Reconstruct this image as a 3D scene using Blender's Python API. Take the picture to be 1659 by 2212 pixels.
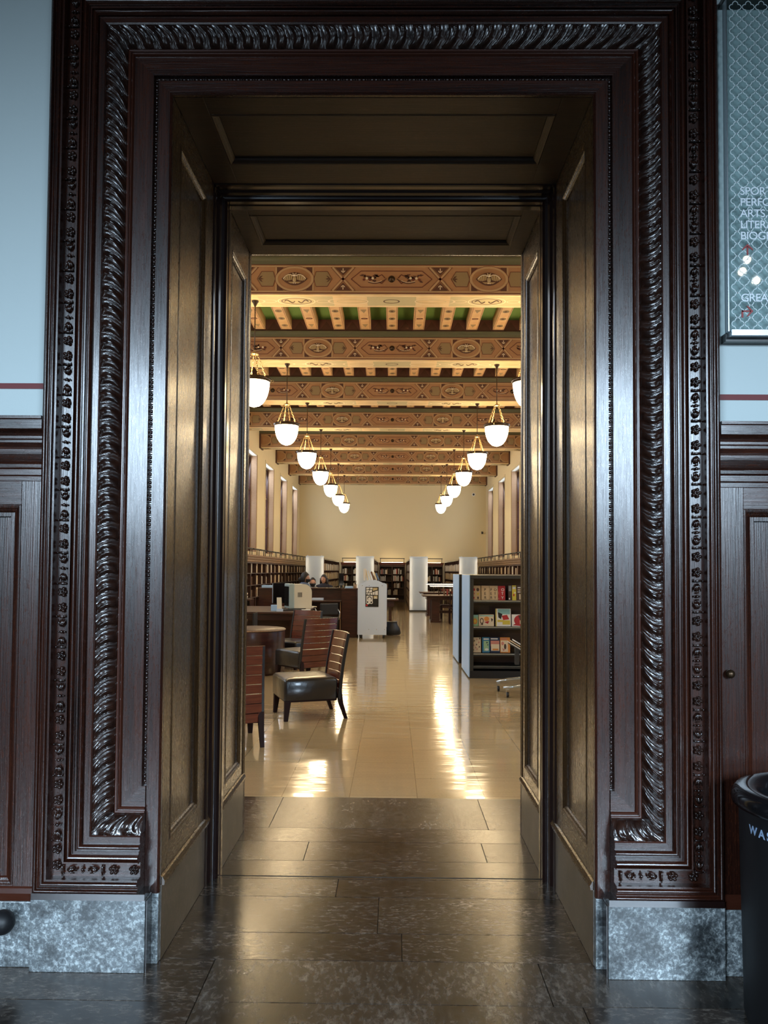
import bpy, bmesh, math, random
from mathutils import Vector, Matrix
random.seed(7)
PI=math.pi
SC=bpy.context.scene
COL=SC.collection
for o in list(bpy.data.objects): bpy.data.objects.remove(o)

# ------------------------------------------------------------------ camera, world, lights, exposure
F_PX=1700.0
yaw=math.atan(20.5/F_PX); pitch=math.atan(1700/48000.); roll=math.radians(0.41)
fwd=Vector((-math.sin(yaw)*math.cos(pitch),math.cos(yaw)*math.cos(pitch),math.sin(pitch)))
rt=Vector((math.cos(yaw),math.sin(yaw),0)); up=rt.cross(fwd)
r2=rt*math.cos(roll)+up*math.sin(roll); u2=-rt*math.sin(roll)+up*math.cos(roll)
cd=bpy.data.cameras.new('camera'); cam=bpy.data.objects.new('camera',cd); COL.objects.link(cam)
mw=Matrix((( r2.x,u2.x,-fwd.x,0.056),(r2.y,u2.y,-fwd.y,-3.06),(r2.z,u2.z,-fwd.z,1.5),(0,0,0,1)))
cam.matrix_world=mw
cd.sensor_fit='VERTICAL'; cd.sensor_height=24; cd.sensor_width=18; cd.lens=F_PX/2212*24; cd.shift_y=66.8/2212
cd.clip_start=0.02; cd.clip_end=200
SC.camera=cam
SC.view_settings.view_transform='Standard'; SC.view_settings.look='None'; SC.view_settings.gamma=1
SC.view_settings.use_curve_mapping=False
SC.view_settings.exposure=0.0
W=bpy.data.worlds.new('world'); SC.world=W; W.use_nodes=True
bg=W.node_tree.nodes['Background']; bg.inputs[0].default_value=(.55,.75,1,1); bg.inputs[1].default_value=0.5

def area(name,loc,target,sx,sy,power,color,spread=180):
    l=bpy.data.lights.new(name,'AREA'); l.shape='RECTANGLE'; l.size=sx; l.size_y=sy; l.energy=power; l.color=color; l.spread=math.radians(spread)
    o=bpy.data.objects.new(name,l); COL.objects.link(o); o.location=loc
    d=Vector(target)-Vector(loc); o.rotation_euler=d.to_track_quat('-Z','Y').to_euler(); return o
FOYER_WIN=[-3.35,3.35]
for i,x in enumerate(FOYER_WIN):      # daylight in the two foyer windows behind the viewer
    area('foyer_window_daylight',(x,-8.0,3.2),(x*.25,0,-1.3),1.9,2.1,185,(.62,.81,1.0),68)
WIN_Y=[21.5-3.75*k for k in range(5,-4,-1)]
for s in (-1,1):                       # daylight in the reading room windows
    for y in WIN_Y:
        area('window_daylight',(s*5.02,y+1.0,3.9),(0,y+1.0,3.0),1.8,2.8,125 if s<0 else 85,(.74,.86,1.0))
LAMP_E=33

# ------------------------------------------------------------------ materials
def mat(name,col,rough=.5,metal=0,coat=0,emit=None,es=0,spec=.5,noise=None,bump=None,alpha=None,trans=0):
    m=bpy.data.materials.new(name); m.use_nodes=True; nt=m.node_tree; b=nt.nodes['Principled BSDF']
    b.inputs['Base Color'].default_value=(*col,1); b.inputs['Roughness'].default_value=rough; b.inputs['Metallic'].default_value=metal
    b.inputs['Coat Weight'].default_value=coat; b.inputs['Coat Roughness'].default_value=.12
    b.inputs['Specular IOR Level'].default_value=spec; b.inputs['Transmission Weight'].default_value=trans
    if emit: b.inputs['Emission Color'].default_value=(*emit,1); b.inputs['Emission Strength'].default_value=es
    tc=nt.nodes.new('ShaderNodeTexCoord')
    if noise:   # (col2, scale, detail, stretch)
        c2,sc,det,st=noise
        mp=nt.nodes.new('ShaderNodeMapping'); mp.inputs['Scale'].default_value=st
        nz=nt.nodes.new('ShaderNodeTexNoise'); nz.inputs['Scale'].default_value=sc; nz.inputs['Detail'].default_value=det
        cr=nt.nodes.new('ShaderNodeValToRGB'); cr.color_ramp.elements[0].position=.35; cr.color_ramp.elements[1].position=.65
        cr.color_ramp.elements[0].color=(*col,1); cr.color_ramp.elements[1].color=(*c2,1)
        nt.links.new(tc.outputs['Object'],mp.inputs[0]); nt.links.new(mp.outputs[0],nz.inputs[0])
        nt.links.new(nz.outputs[0],cr.inputs[0]); nt.links.new(cr.outputs[0],b.inputs['Base Color'])
    if bump:    # (scale, strength, stretch)
        mp=nt.nodes.new('ShaderNodeMapping'); mp.inputs['Scale'].default_value=bump[2]
        nz=nt.nodes.new('ShaderNodeTexNoise'); nz.inputs['Scale'].default_value=bump[0]; nz.inputs['Detail'].default_value=3
        bp=nt.nodes.new('ShaderNodeBump'); bp.inputs['Strength'].default_value=bump[1]; bp.inputs['Distance'].default_value=.01
        nt.links.new(tc.outputs['Object'],mp.inputs[0]); nt.links.new(mp.outputs[0],nz.inputs[0])
        nt.links.new(nz.outputs[0],bp.inputs['Height']); nt.links.new(bp.outputs[0],b.inputs['Normal'])
    return m

def wood(name,axis,c1,c2,rough=.3,coat=.25,sc=1.0,fleck=.5,bstr=.25):
    """oak: long grain along the axis, cathedral rings and short ray flecks"""
    m=bpy.data.materials.new(name); m.use_nodes=True; nt=m.node_tree; N=nt.nodes; L=nt.links; b=N['Principled BSDF']
    tc=N.new('ShaderNodeTexCoord')
    def mp(st):
        n=N.new('ShaderNodeMapping'); s=[st[1]]*3; s['xyz'.index(axis)]=st[0]; n.inputs['Scale'].default_value=s
        L.new(tc.outputs['Object'],n.inputs[0]); return n
    a=mp((.35*sc,9*sc)); n1=N.new('ShaderNodeTexNoise'); n1.inputs['Scale'].default_value=1.6; n1.inputs['Detail'].default_value=6; n1.inputs['Distortion'].default_value=.6
    L.new(a.outputs[0],n1.inputs[0])
    p=mp((5*sc,260*sc)); n2=N.new('ShaderNodeTexNoise'); n2.inputs['Scale'].default_value=1.; n2.inputs['Detail'].default_value=2
    L.new(p.outputs[0],n2.inputs[0])
    f=mp((30*sc,130*sc)); n3=N.new('ShaderNodeTexNoise'); n3.inputs['Scale'].default_value=1.; n3.inputs['Detail'].default_value=2; n3.inputs['Distortion'].default_value=1.6
    L.new(f.outputs[0],n3.inputs[0])
    cr=N.new('ShaderNodeValToRGB'); cr.color_ramp.elements[0].position=.3; cr.color_ramp.elements[1].position=.7
    cr.color_ramp.elements[0].color=(*c1,1); cr.color_ramp.elements[1].color=(*c2,1); L.new(n1.outputs[0],cr.inputs[0])
    fr=N.new('ShaderNodeValToRGB'); fr.color_ramp.elements[0].position=.52; fr.color_ramp.elements[1].position=.72; L.new(n3.outputs[0],fr.inputs[0])
    mx=N.new('ShaderNodeMix'); mx.data_type='RGBA'; mx.inputs[7].default_value=(c2[0]*1.7,c2[1]*1.7,c2[2]*1.6,1)
    ml=N.new('ShaderNodeMath'); ml.operation='MULTIPLY'; ml.inputs[1].default_value=fleck; L.new(fr.outputs[0],ml.inputs[0])
    L.new(ml.outputs[0],mx.inputs[0]); L.new(cr.outputs[0],mx.inputs[6])
    pr=N.new('ShaderNodeMapRange'); pr.inputs[1].default_value=.35; pr.inputs[2].default_value=.6; pr.inputs[3].default_value=.55; pr.inputs[4].default_value=1.1; L.new(n2.outputs[0],pr.inputs[0])
    mu=N.new('ShaderNodeMix'); mu.data_type='RGBA'; mu.blend_type='MULTIPLY'; mu.inputs[0].default_value=1
    L.new(mx.outputs[2],mu.inputs[6]); L.new(pr.outputs[0],mu.inputs[7]); L.new(mu.outputs[2],b.inputs['Base Color'])
    rr=N.new('ShaderNodeMapRange'); rr.inputs[3].default_value=rough+.04; rr.inputs[4].default_value=rough-.02; L.new(fr.outputs[0],rr.inputs[0]); L.new(rr.outputs[0],b.inputs['Roughness'])
    b.inputs['Coat Weight'].default_value=coat; b.inputs['Coat Roughness'].default_value=.16
    ad=N.new('ShaderNodeMath'); ad.operation='ADD'; m3=N.new('ShaderNodeMath'); m3.operation='MULTIPLY'; m3.inputs[1].default_value=.12; L.new(ml.outputs[0],m3.inputs[0]); L.new(n2.outputs[0],ad.inputs[0]); L.new(m3.outputs[0],ad.inputs[1])
    bp=N.new('ShaderNodeBump'); bp.inputs['Strength'].default_value=bstr; bp.inputs['Distance'].default_value=.003
    L.new(ad.outputs[0],bp.inputs['Height']); L.new(bp.outputs[0],b.inputs['Normal'])
    return m

def stone(name,c1,c2,c3,rough=.2,sc=8,vein=.5,st=(1,1,1),bstr=.1):
    m=bpy.data.materials.new(name); m.use_nodes=True; nt=m.node_tree; N=nt.nodes; L=nt.links; b=N['Principled BSDF']
    tc=N.new('ShaderNodeTexCoord'); mp=N.new('ShaderNodeMapping'); mp.inputs['Scale'].default_value=st; L.new(tc.outputs['Object'],mp.inputs[0])
    n1=N.new('ShaderNodeTexNoise'); n1.inputs['Scale'].default_value=sc; n1.inputs['Detail'].default_value=9; n1.inputs['Roughness'].default_value=.72; n1.inputs['Distortion'].default_value=.4
    L.new(mp.outputs[0],n1.inputs[0])
    cr=N.new('ShaderNodeValToRGB'); e=cr.color_ramp.elements; e[0].position=.36; e[0].color=(*c1,1); e[1].position=.64; e[1].color=(*c3,1)
    k=e.new(.5); k.color=(*c2,1); L.new(n1.outputs[0],cr.inputs[0])
    n2=N.new('ShaderNodeTexNoise'); n2.inputs['Scale'].default_value=sc*.09; n2.inputs['Detail'].default_value=5; n2.inputs['Distortion'].default_value=1.2; L.new(mp.outputs[0],n2.inputs[0])
    r2_=N.new('ShaderNodeMapRange'); r2_.inputs[1].default_value=.35; r2_.inputs[2].default_value=.65; r2_.inputs[3].default_value=1-vein; r2_.inputs[4].default_value=1+vein; L.new(n2.outputs[0],r2_.inputs[0])
    mu=N.new('ShaderNodeMix'); mu.data_type='RGBA'; mu.blend_type='MULTIPLY'; mu.inputs[0].default_value=1
    L.new(cr.outputs[0],mu.inputs[6]); L.new(r2_.outputs[0],mu.inputs[7]); L.new(mu.outputs[2],b.inputs['Base Color'])
    rr=N.new('ShaderNodeMapRange'); rr.inputs[3].default_value=rough*.7; rr.inputs[4].default_value=rough*1.5; L.new(n1.outputs[0],rr.inputs[0]); L.new(rr.outputs[0],b.inputs['Roughness'])
    bp=N.new('ShaderNodeBump'); bp.inputs['Strength'].default_value=bstr; bp.inputs['Distance'].default_value=.003
    L.new(n1.outputs[0],bp.inputs['Height']); L.new(bp.outputs[0],b.inputs['Normal'])
    return m

OAK1=(.011,.0030,.0016); OAK2=(.040,.0105,.0050)
M={}
M['oak_z']=wood('dark_oak_upright','z',OAK1,OAK2,.25,.25)
M['oak_x']=wood('dark_oak_level','x',OAK1,OAK2,.25,.25)
M['oak_y']=wood('dark_oak_depth','y',OAK1,OAK2,.25,.25)
JB1=(.022,.010,.0036); JB2=(.062,.029,.010)
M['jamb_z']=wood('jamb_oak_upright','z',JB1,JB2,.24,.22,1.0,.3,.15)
M['jamb_x']=wood('jamb_oak_level_shaded','x',(.009,.0042,.0019),(.023,.011,.0048),.42,.05)  # jamb oak again, darkened so the soffit's shade sits in the colour
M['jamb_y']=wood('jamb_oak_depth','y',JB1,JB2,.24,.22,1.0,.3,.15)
M['carved']=mat('carved_dark_oak',(.010,.0038,.0024),.27,coat=.4,noise=((.022,.008,.0045),30,3,(1,1,1)))
M['stopwood']=mat('near_black_stained_oak',(.012,.005,.004),.24,coat=.5)
M['bead']=mat('red_brown_bead_wood',(.045,.012,.006),.28,coat=.4)
M['wall_blue']=mat('pale_grey_blue_paint',(.52,.60,.60),.75,bump=(60,.05,(1,1,1)))
M['stripe']=mat('maroon_paint',(.14,.012,.014),.6)
M['foyer_dark']=mat('foyer_plaster',(.07,.07,.07),.8)
M['marble_base']=stone('grey_green_marble',(.038,.043,.046),(.095,.108,.113),(.34,.37,.37),.28,70,.6,(1,1,1),.15)
M['marble_jamb']=stone('brown_grey_marble',(.035,.025,.018),(.065,.047,.033),(.12,.092,.068),.3,50,.3)
M['slab_a']=stone('dark_brown_marble',(.018,.012,.0085),(.032,.023,.017),(.11,.092,.075),.2,30,.6,(1,2.2,1))
M['slab_b']=stone('dark_umber_marble',(.014,.0095,.0075),(.024,.0175,.0135),(.08,.067,.055),.18,24,.6,(1,2.0,1))
M['slab_c']=stone('warm_grey_marble',(.021,.016,.012),(.036,.028,.0215),(.085,.072,.06),.22,22,.6,(2,1,1))
M['grout']=mat('dark_joint',(.012,.010,.009),.7)
M['cream_wall']=mat('mustard_cream_paint',(.66,.56,.35),.8,bump=(30,.04,(1,1,1)))
M['white_reveal']=mat('plaster_reveal',(.66,.62,.52),.7)
M['dark_wood']=mat('reddish_black_wood',(.030,.009,.007),.32,coat=.3,noise=((.055,.016,.011),4,4,(1,1,8)))
M['dark_wood2']=mat('bookcase_wood',(.035,.013,.008),.4,noise=((.06,.022,.013),4,4,(1,8,1)))
M['cornice_wood']=mat('golden_brown_wood',(.25,.14,.065),.4,coat=.2,noise=((.34,.20,.10),5,4,(8,1,1)))
M['chair_red']=mat('mahogany_veneer',(.085,.014,.009),.25,coat=.6,noise=((.125,.023,.012),6,4,(1,1,9)))
M['chair_dark']=mat('dark_mahogany',(.018,.006,.0048),.7,spec=.2)
M['leather']=mat('black_leather',(.012,.012,.014),.3,coat=.3,bump=(14,.4,(1,1,1)))
M['white_metal']=mat('white_enamel',(.60,.72,.92),.35)
M['blue_white']=mat('pale_blue_enamel',(.42,.66,1.0),.3)
M['charcoal']=mat('charcoal_steel',(.030,.031,.030),.35)
M['black']=mat('black_plastic',(.006,.006,.007),.5)
M['black_gloss']=mat('glossy_black_plastic',(.006,.006,.007),.12)
M['chrome']=mat('grey_steel',(.45,.50,.54),.25,metal=.9)
M['bronze']=mat('dark_bronze',(.06,.035,.018),.35,metal=.8)
M['brass']=mat('gilded_chain',(.42,.28,.12),.3,metal=.9)
M['ivory']=mat('ivory_plastic',(.66,.62,.50),.4)
M['greygreen']=mat('grey_green_plastic',(.32,.40,.40),.4)
M['paper']=mat('white_paper',(.75,.75,.73),.8)
M['lamp_glass']=mat('glowing_opal_glass',(.9,.85,.75),.3,emit=(1,.765,.44),es=LAMP_E)
M['strip']=mat('warm_strip_lamp',(.9,.85,.75),.3,emit=(1,.78,.48),es=16)
M['strip2']=mat('warm_white_strip_lamp',(.9,.85,.75),.3,emit=(1,.88,.66),es=3)
M['globe']=mat('glowing_globe',(.9,.85,.75),.3,emit=(1,.88,.68),es=24)
M['text_white']=mat('white_vinyl',(.85,.90,.95),.5)
M['text_blue']=mat('pale_blue_lettering',(.55,.72,.95),.5,emit=None)
M['text_dark']=mat('dark_ink',(.03,.02,.02),.6)
M['arrow_red']=mat('dark_red_vinyl',(.28,.02,.02),.5)
M['lattice']=mat('frosted_lattice',(.66,.75,.76),.6)
M['skin']=mat('skin',(.50,.27,.18),.5)
M['hair']=mat('dark_hair',(.015,.010,.008),.6)
M['mask']=mat('black_cloth',(.008,.008,.009),.8)
M['shirt_blue']=mat('slate_blue_cloth',(.09,.12,.19),.8)
M['shirt_grey']=mat('grey_cloth',(.15,.15,.16),.8)
M['trousers']=mat('dark_cloth',(.02,.02,.03),.9)
# painted ceiling
M['bm_face']=mat('painted_brown_beam',(.30,.145,.058),.6,noise=((.36,.185,.08),2.5,4,(1,1,1)))
M['bm_tan']=mat('tan_stencil',(.42,.27,.13),.6)
M['bm_dark']=mat('dark_brown_stencil',(.085,.030,.014),.6)
M['bm_red']=mat('oxblood_line',(.12,.022,.012),.6)
M['bm_olive']=mat('olive_stencil',(.25,.17,.075),.6)
M['bm_cream']=mat('cream_stencil',(.72,.58,.38),.6)
M['bm_gold']=mat('dull_gold_stencil',(.40,.28,.13),.6)
M['bm_pale']=mat('pale_grey_green_stencil',(.44,.36,.19),.6)
M['bm_green']=mat('green_paint',(.10,.20,.045),.6)
M['bm_greendk']=mat('dark_olive_paint',(.085,.075,.028),.6)
M['bm_soffit']=mat('ochre_painted_soffit',(.62,.42,.20),.6,noise=((.68,.50,.27),3,3,(1,1,1)))
M['joist']=mat('orange_ochre_joist',(.52,.29,.12),.6,noise=((.60,.37,.17),5,3,(1,1,1)))
M['frieze']=mat('dark_red_frieze',(.13,.045,.028),.65)
M['lino']=None
def lino():
    m=bpy.data.materials.new('polished_cream_tile'); m.use_nodes=True; nt=m.node_tree; N=nt.nodes; L=nt.links; b=N['Principled BSDF']
    tc=N.new('ShaderNodeTexCoord'); br=N.new('ShaderNodeTexBrick'); br.offset=0.5
    br.inputs['Scale'].default_value=1; br.inputs['Brick Width'].default_value=.9; br.inputs['Row Height'].default_value=.45
    br.inputs['Mortar Size'].default_value=.003; br.inputs['Color1'].default_value=(.54,.40,.22,1); br.inputs['Color2'].default_value=(.49,.36,.195,1); br.inputs['Mortar'].default_value=(.33,.23,.12,1)
    mr_=N.new('ShaderNodeMapping'); mr_.inputs['Rotation'].default_value=(0,0,PI/2); mr_.inputs['Location'].default_value=(.0,.225,0); L.new(tc.outputs['Object'],mr_.inputs[0]); L.new(mr_.outputs[0],br.inputs[0])
    n=N.new('ShaderNodeTexNoise'); n.inputs['Scale'].default_value=60; n.inputs['Detail'].default_value=4; L.new(tc.outputs['Object'],n.inputs[0])
    r=N.new('ShaderNodeMapRange'); r.inputs[3].default_value=.85; r.inputs[4].default_value=1.12; L.new(n.outputs[0],r.inputs[0])
    mu=N.new('ShaderNodeMix'); mu.data_type='RGBA'; mu.blend_type='MULTIPLY'; mu.inputs[0].default_value=1; L.new(br.outputs[0],mu.inputs[6]); L.new(r.outputs[0],mu.inputs[7]); L.new(mu.outputs[2],b.inputs['Base Color'])
    b.inputs['Roughness'].default_value=.14; b.inputs['Coat Weight'].default_value=.6; b.inputs['Coat Roughness'].default_value=.05; b.inputs['Coat IOR'].default_value=1.5
    mp=N.new('ShaderNodeMapping'); mp.inputs['Scale'].default_value=(1.2,4.5,1); L.new(tc.outputs['Object'],mp.inputs[0])
    n2=N.new('ShaderNodeTexNoise'); n2.inputs['Scale'].default_value=1.3; n2.inputs['Detail'].default_value=2; L.new(mp.outputs[0],n2.inputs[0])
    bp=N.new('ShaderNodeBump'); bp.inputs['Strength'].default_value=.28; bp.inputs['Distance'].default_value=.010; L.new(n2.outputs[0],bp.inputs['Height'])
    L.new(bp.outputs[0],b.inputs['Normal']); L.new(bp.outputs[0],b.inputs['Coat Normal'])
    return m
M['lino']=lino()
def reveal_stencil():
    m=bpy.data.materials.new('stencilled_reveal'); m.use_nodes=True; nt=m.node_tree; N=nt.nodes; L=nt.links; b=N['Principled BSDF']
    tc=N.new('ShaderNodeTexCoord'); mp=N.new('ShaderNodeMapping'); mp.inputs['Scale'].default_value=(14,14,9); L.new(tc.outputs['Object'],mp.inputs[0])
    ck=N.new('ShaderNodeTexVoronoi'); ck.distance='CHEBYCHEV'; ck.inputs['Randomness'].default_value=.15; L.new(mp.outputs[0],ck.inputs[0])
    cr=N.new('ShaderNodeValToRGB'); cr.color_ramp.elements[0].position=.25; cr.color_ramp.elements[0].color=(.50,.34,.20,1); cr.color_ramp.elements[1].position=.45; cr.color_ramp.elements[1].color=(.22,.11,.06,1)
    L.new(ck.outputs['Distance'],cr.inputs[0]); L.new(cr.outputs[0],b.inputs['Base Color']); b.inputs['Roughness'].default_value=.6
    return m
M['reveal']=reveal_stencil()
def sign_glass():
    m=bpy.data.materials.new('sign_glass'); m.use_nodes=True; nt=m.node_tree; N=nt.nodes; L=nt.links; N.clear()
    o=N.new('ShaderNodeOutputMaterial'); t=N.new('ShaderNodeBsdfTransparent'); t.inputs[0].default_value=(.88,.93,.93,1)
    g=N.new('ShaderNodeBsdfGlossy'); g.inputs['Roughness'].default_value=.02; g.inputs[0].default_value=(1,1,1,1)
    x=N.new('ShaderNodeMixShader'); x.inputs[0].default_value=.06; L.new(t.outputs[0],x.inputs[1]); L.new(g.outputs[0],x.inputs[2]); L.new(x.outputs[0],o.inputs[0])
    return m
M['sign_glass']=sign_glass()
def translucent(name,c):
    m=bpy.data.materials.new(name); m.use_nodes=True; nt=m.node_tree; N=nt.nodes; L=nt.links; b=N['Principled BSDF']
    b.inputs['Base Color'].default_value=(*c,1); b.inputs['Roughness'].default_value=.35
    t=N.new('ShaderNodeBsdfTranslucent'); t.inputs[0].default_value=(.9,.9,.9,1); x=N.new('ShaderNodeMixShader'); x.inputs[0].default_value=.45
    L.new(b.outputs[0],x.inputs[1]); L.new(t.outputs[0],x.inputs[2]); L.new(x.outputs[0],N['Material Output'].inputs[0]); return m
M['frost_panel']=translucent('frosted_white_panel',(.60,.76,.98))
BC={}
def bookmat(n,c):
    if n not in BC: BC[n]=mat(n,c,.6)
    return BC[n]

# ------------------------------------------------------------------ mesh helpers
class MB:
    def __init__(s): s.v=[]; s.f=[]; s.m=[]; s.sm=[]; s.T=None
    def add(s,vs,fs,mi=0,smooth=False):
        o=len(s.v)
        for p in vs:
            p=tuple(p)
            if s.T: p=s.T(p)
            s.v.append(tuple(p))
        for f in fs: s.f.append([o+i for i in f]); s.m.append(mi); s.sm.append(smooth)
    def box(s,x0,y0,z0,x1,y1,z1,mi=0):
        if x0>x1:x0,x1=x1,x0
        if y0>y1:y0,y1=y1,y0
        if z0>z1:z0,z1=z1,z0
        s.add([(x0,y0,z0),(x1,y0,z0),(x1,y1,z0),(x0,y1,z0),(x0,y0,z1),(x1,y0,z1),(x1,y1,z1),(x0,y1,z1)],
              [(0,3,2,1),(4,5,6,7),(0,1,5,4),(1,2,6,5),(2,3,7,6),(3,0,4,7)],mi)
    def prism(s,pts,mp,d0,d1,mi=0,smooth=False):
        n=len(pts); vs=[mp(a,b,d0) for a,b in pts]+[mp(a,b,d1) for a,b in pts]
        s.add(vs,[list(range(n))[::-1],list(range(n,2*n))],mi)
        s.add(vs,[(i,(i+1)%n,n+(i+1)%n,n+i) for i in range(n)],mi,smooth)
    def lathe(s,prof,c=(0,0,0),n=24,mi=0,smooth=True,cap=True):
        vs=[];fs=[]
        for r,z in prof:
            for k in range(n):
                a=2*PI*k/n; vs.append((c[0]+r*math.cos(a),c[1]+r*math.sin(a),c[2]+z))
        for i in range(len(prof)-1):
            for k in range(n):
                fs.append((i*n+k,i*n+(k+1)%n,(i+1)*n+(k+1)%n,(i+1)*n+k))
        s.add(vs,fs,mi,smooth)
        if cap:
            if prof[0][0]>1e-4: s.add(vs[:n],[list(range(n))[::-1]],mi)
            if prof[-1][0]>1e-4: s.add(vs[-n:],[list(range(n))],mi)
    def sph(s,c,r,n=10,k=6,mi=0,ax=None):
        rx,ry,rz=(r,r,r) if not hasattr(r,'__len__') else r
        vs=[];fs=[]
        for i in range(k+1):
            t=PI*i/k
            for j in range(n):
                a=2*PI*j/n; p=(rx*math.sin(t)*math.cos(a),ry*math.sin(t)*math.sin(a),rz*math.cos(t))
                if ax: p=tuple(ax[0][q]*p[0]+ax[1][q]*p[1]+ax[2][q]*p[2] for q in range(3))
                vs.append((c[0]+p[0],c[1]+p[1],c[2]+p[2]))
        for i in range(k):
            for j in range(n): fs.append((i*n+j,(i+1)*n+j,(i+1)*n+(j+1)%n,i*n+(j+1)%n))
        s.add(vs,fs,mi,True)
    def tube(s,path,r,n=8,mi=0,cap=True,smooth=True):
        path=[Vector(p) for p in path]; rr=r if hasattr(r,'__len__') else [r]*len(path)
        vs=[];fs=[]; prev=None
        for i,p in enumerate(path):
            t=(path[min(i+1,len(path)-1)]-path[max(i-1,0)]).normalized()
            if prev is None: a=Vector((0,0,1)) if abs(t.z)<.9 else Vector((1,0,0))
            else: a=prev
            u=t.cross(a).normalized(); w=u.cross(t).normalized(); prev=w
            for k in range(n):
                an=2*PI*k/n; vs.append(p+(u*math.cos(an)+w*math.sin(an))*rr[i])
        for i in range(len(path)-1):
            for k in range(n): fs.append((i*n+k,(i+1)*n+k,(i+1)*n+(k+1)%n,i*n+(k+1)%n))
        if cap: fs+= [list(range(n)),[len(vs)-n+k for k in range(n)][::-1]]
        s.add(vs,fs,mi,smooth)
    def grid(s,rows,mi=0,smooth=True):
        nr=len(rows); nc=len(rows[0]); vs=[p for r in rows for p in r]
        s.add(vs,[(i*nc+j,i*nc+j+1,(i+1)*nc+j+1,(i+1)*nc+j) for i in range(nr-1) for j in range(nc-1)],mi,smooth)
    def build(s,name,mats,parent=None,loc=None,bevel=0,recalc=True):
        me=bpy.data.meshes.new(name); me.from_pydata(s.v,[],s.f)
        if not isinstance(mats,(list,tuple)): mats=[mats]
        for m_ in mats: me.materials.append(m_)
        me.polygons.foreach_set('material_index',s.m); me.polygons.foreach_set('use_smooth',s.sm)
        if recalc:
            bm=bmesh.new(); bm.from_mesh(me); bmesh.ops.recalc_face_normals(bm,faces=bm.faces); bm.to_mesh(me); bm.free()
        me.update()
        o=bpy.data.objects.new(name,me); COL.objects.link(o)
        if parent: o.parent=parent
        if loc: o.location=loc
        if bevel:
            b=o.modifiers.new('bevel','BEVEL'); b.width=bevel; b.segments=2; b.limit_method='ANGLE'
        return o
def tag(o,label=None,cat=None,group=None,kind=None):
    if label: o['label']=label
    if cat: o['category']=cat
    if group: o['group']=group
    if kind: o['kind']=kind
    return o
def empty(name,loc=(0,0,0),rz=0,**k):
    o=bpy.data.objects.new(name,None); COL.objects.link(o); o.location=loc; o.rotation_euler=(0,0,rz); o.empty_display_size=.1
    tag(o,**k); return o
def copy_tree(o,parent=None,loc=None,rz=None,label=None):
    c=o.copy(); COL.objects.link(c)
    if parent is not None: c.parent=parent
    if loc is not None: c.location=loc
    if rz is not None: c.rotation_euler=(0,0,rz)
    if label: c['label']=label
    for ch in list(o.children): copy_tree(ch,c)
    return c
def one(name,m,parent,fn,bevel=0,loc=None):
    b=MB(); fn(b); return b.build(name,m,parent,loc=loc,bevel=bevel)
def bx(name,m,parent,*a,bevel=0):
    b=MB(); b.box(*a); return b.build(name,m,parent,bevel=bevel)
def text_obj(name,s,size,m,loc,rot,parent=None,ext=.001,spacing=1.0,align='LEFT',bold=0.0):
    c=bpy.data.curves.new(name,'FONT'); c.body=s; c.size=size; c.extrude=ext; c.space_character=spacing; c.align_x=align; c.offset=bold
    t=bpy.data.objects.new(name,c); COL.objects.link(t)
    dg=bpy.context.evaluated_depsgraph_get(); dg.update()
    me=bpy.data.meshes.new_from_object(t.evaluated_get(dg)); bpy.data.objects.remove(t)
    me.name=name; me.materials.clear(); me.materials.append(m)
    o=bpy.data.objects.new(name,me); COL.objects.link(o); o.location=loc; o.rotation_euler=rot
    if parent: o.parent=parent
    return o
FACE=(PI/2,0,0)   # lettering that faces the foyer (towards -Y)

# ================================================================== SETTING : floors, walls, ceilings
WO=.832; HO=3.38          # clear doorway half width and height
TH=1.5                    # wall thickness
# foyer and passage floor: marble slabs
def foyer_floor(b):
    b.box(-4.6,-8.1,-.06,4.6,2.2,-.004,0)
    rows=[2.2,1.576,1.344,1.06,.82,.61,.25,.02,-.28,-.62,-1.0,-1.4,-1.8,-2.3,-2.8,-3.4,-4,-4.7,-5.4,-6.2,-7.1,-8.1]
    rng=random.Random(3)
    fixed={0:[-4.6,-.66,.62,4.6],1:[-4.6,4.6],2:[-4.6,-.4,.55,4.6],3:[-4.6,4.6],4:[-4.6,-.2,4.6],5:[-4.6,.0,4.6],6:[-4.6,-.85,.1,4.6],7:[-4.6,-.62,.62,4.6],8:[-4.6,-1.5,-.62,.72,4.6]}
    for i in range(len(rows)-1):
        if i in fixed: xs=fixed[i]
        else:
            xs=[-4.6]; x=-4.6+rng.uniform(.3,.9)
            while x<4.4: xs.append(x); x+=rng.uniform(.75,1.2)
            xs.append(4.6)
        for j in range(len(xs)-1):
            mi=1+rng.randrange(3) if i>6 else (3 if i in (0,) and j==1 else 1+((i+j)%2))
            b.box(xs[j]+.002,rows[i+1]+.002,-.03,xs[j+1]-.002,rows[i]-.002,0,mi)
o=one('floor',[M['grout'],M['slab_a'],M['slab_b'],M['slab_c']],None,foyer_floor); tag(o,kind='structure')
def lib_floor(b): b.box(-5.4,2.2,-.06,5.4,35.9,0,0); b.box(-5.4,1.5,-.06,-4.6,2.2,0,0); b.box(4.6,1.5,-.06,5.4,2.2,0,0)
o=one('floor',M['lino'],None,lib_floor); tag(o,kind='structure')
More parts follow.
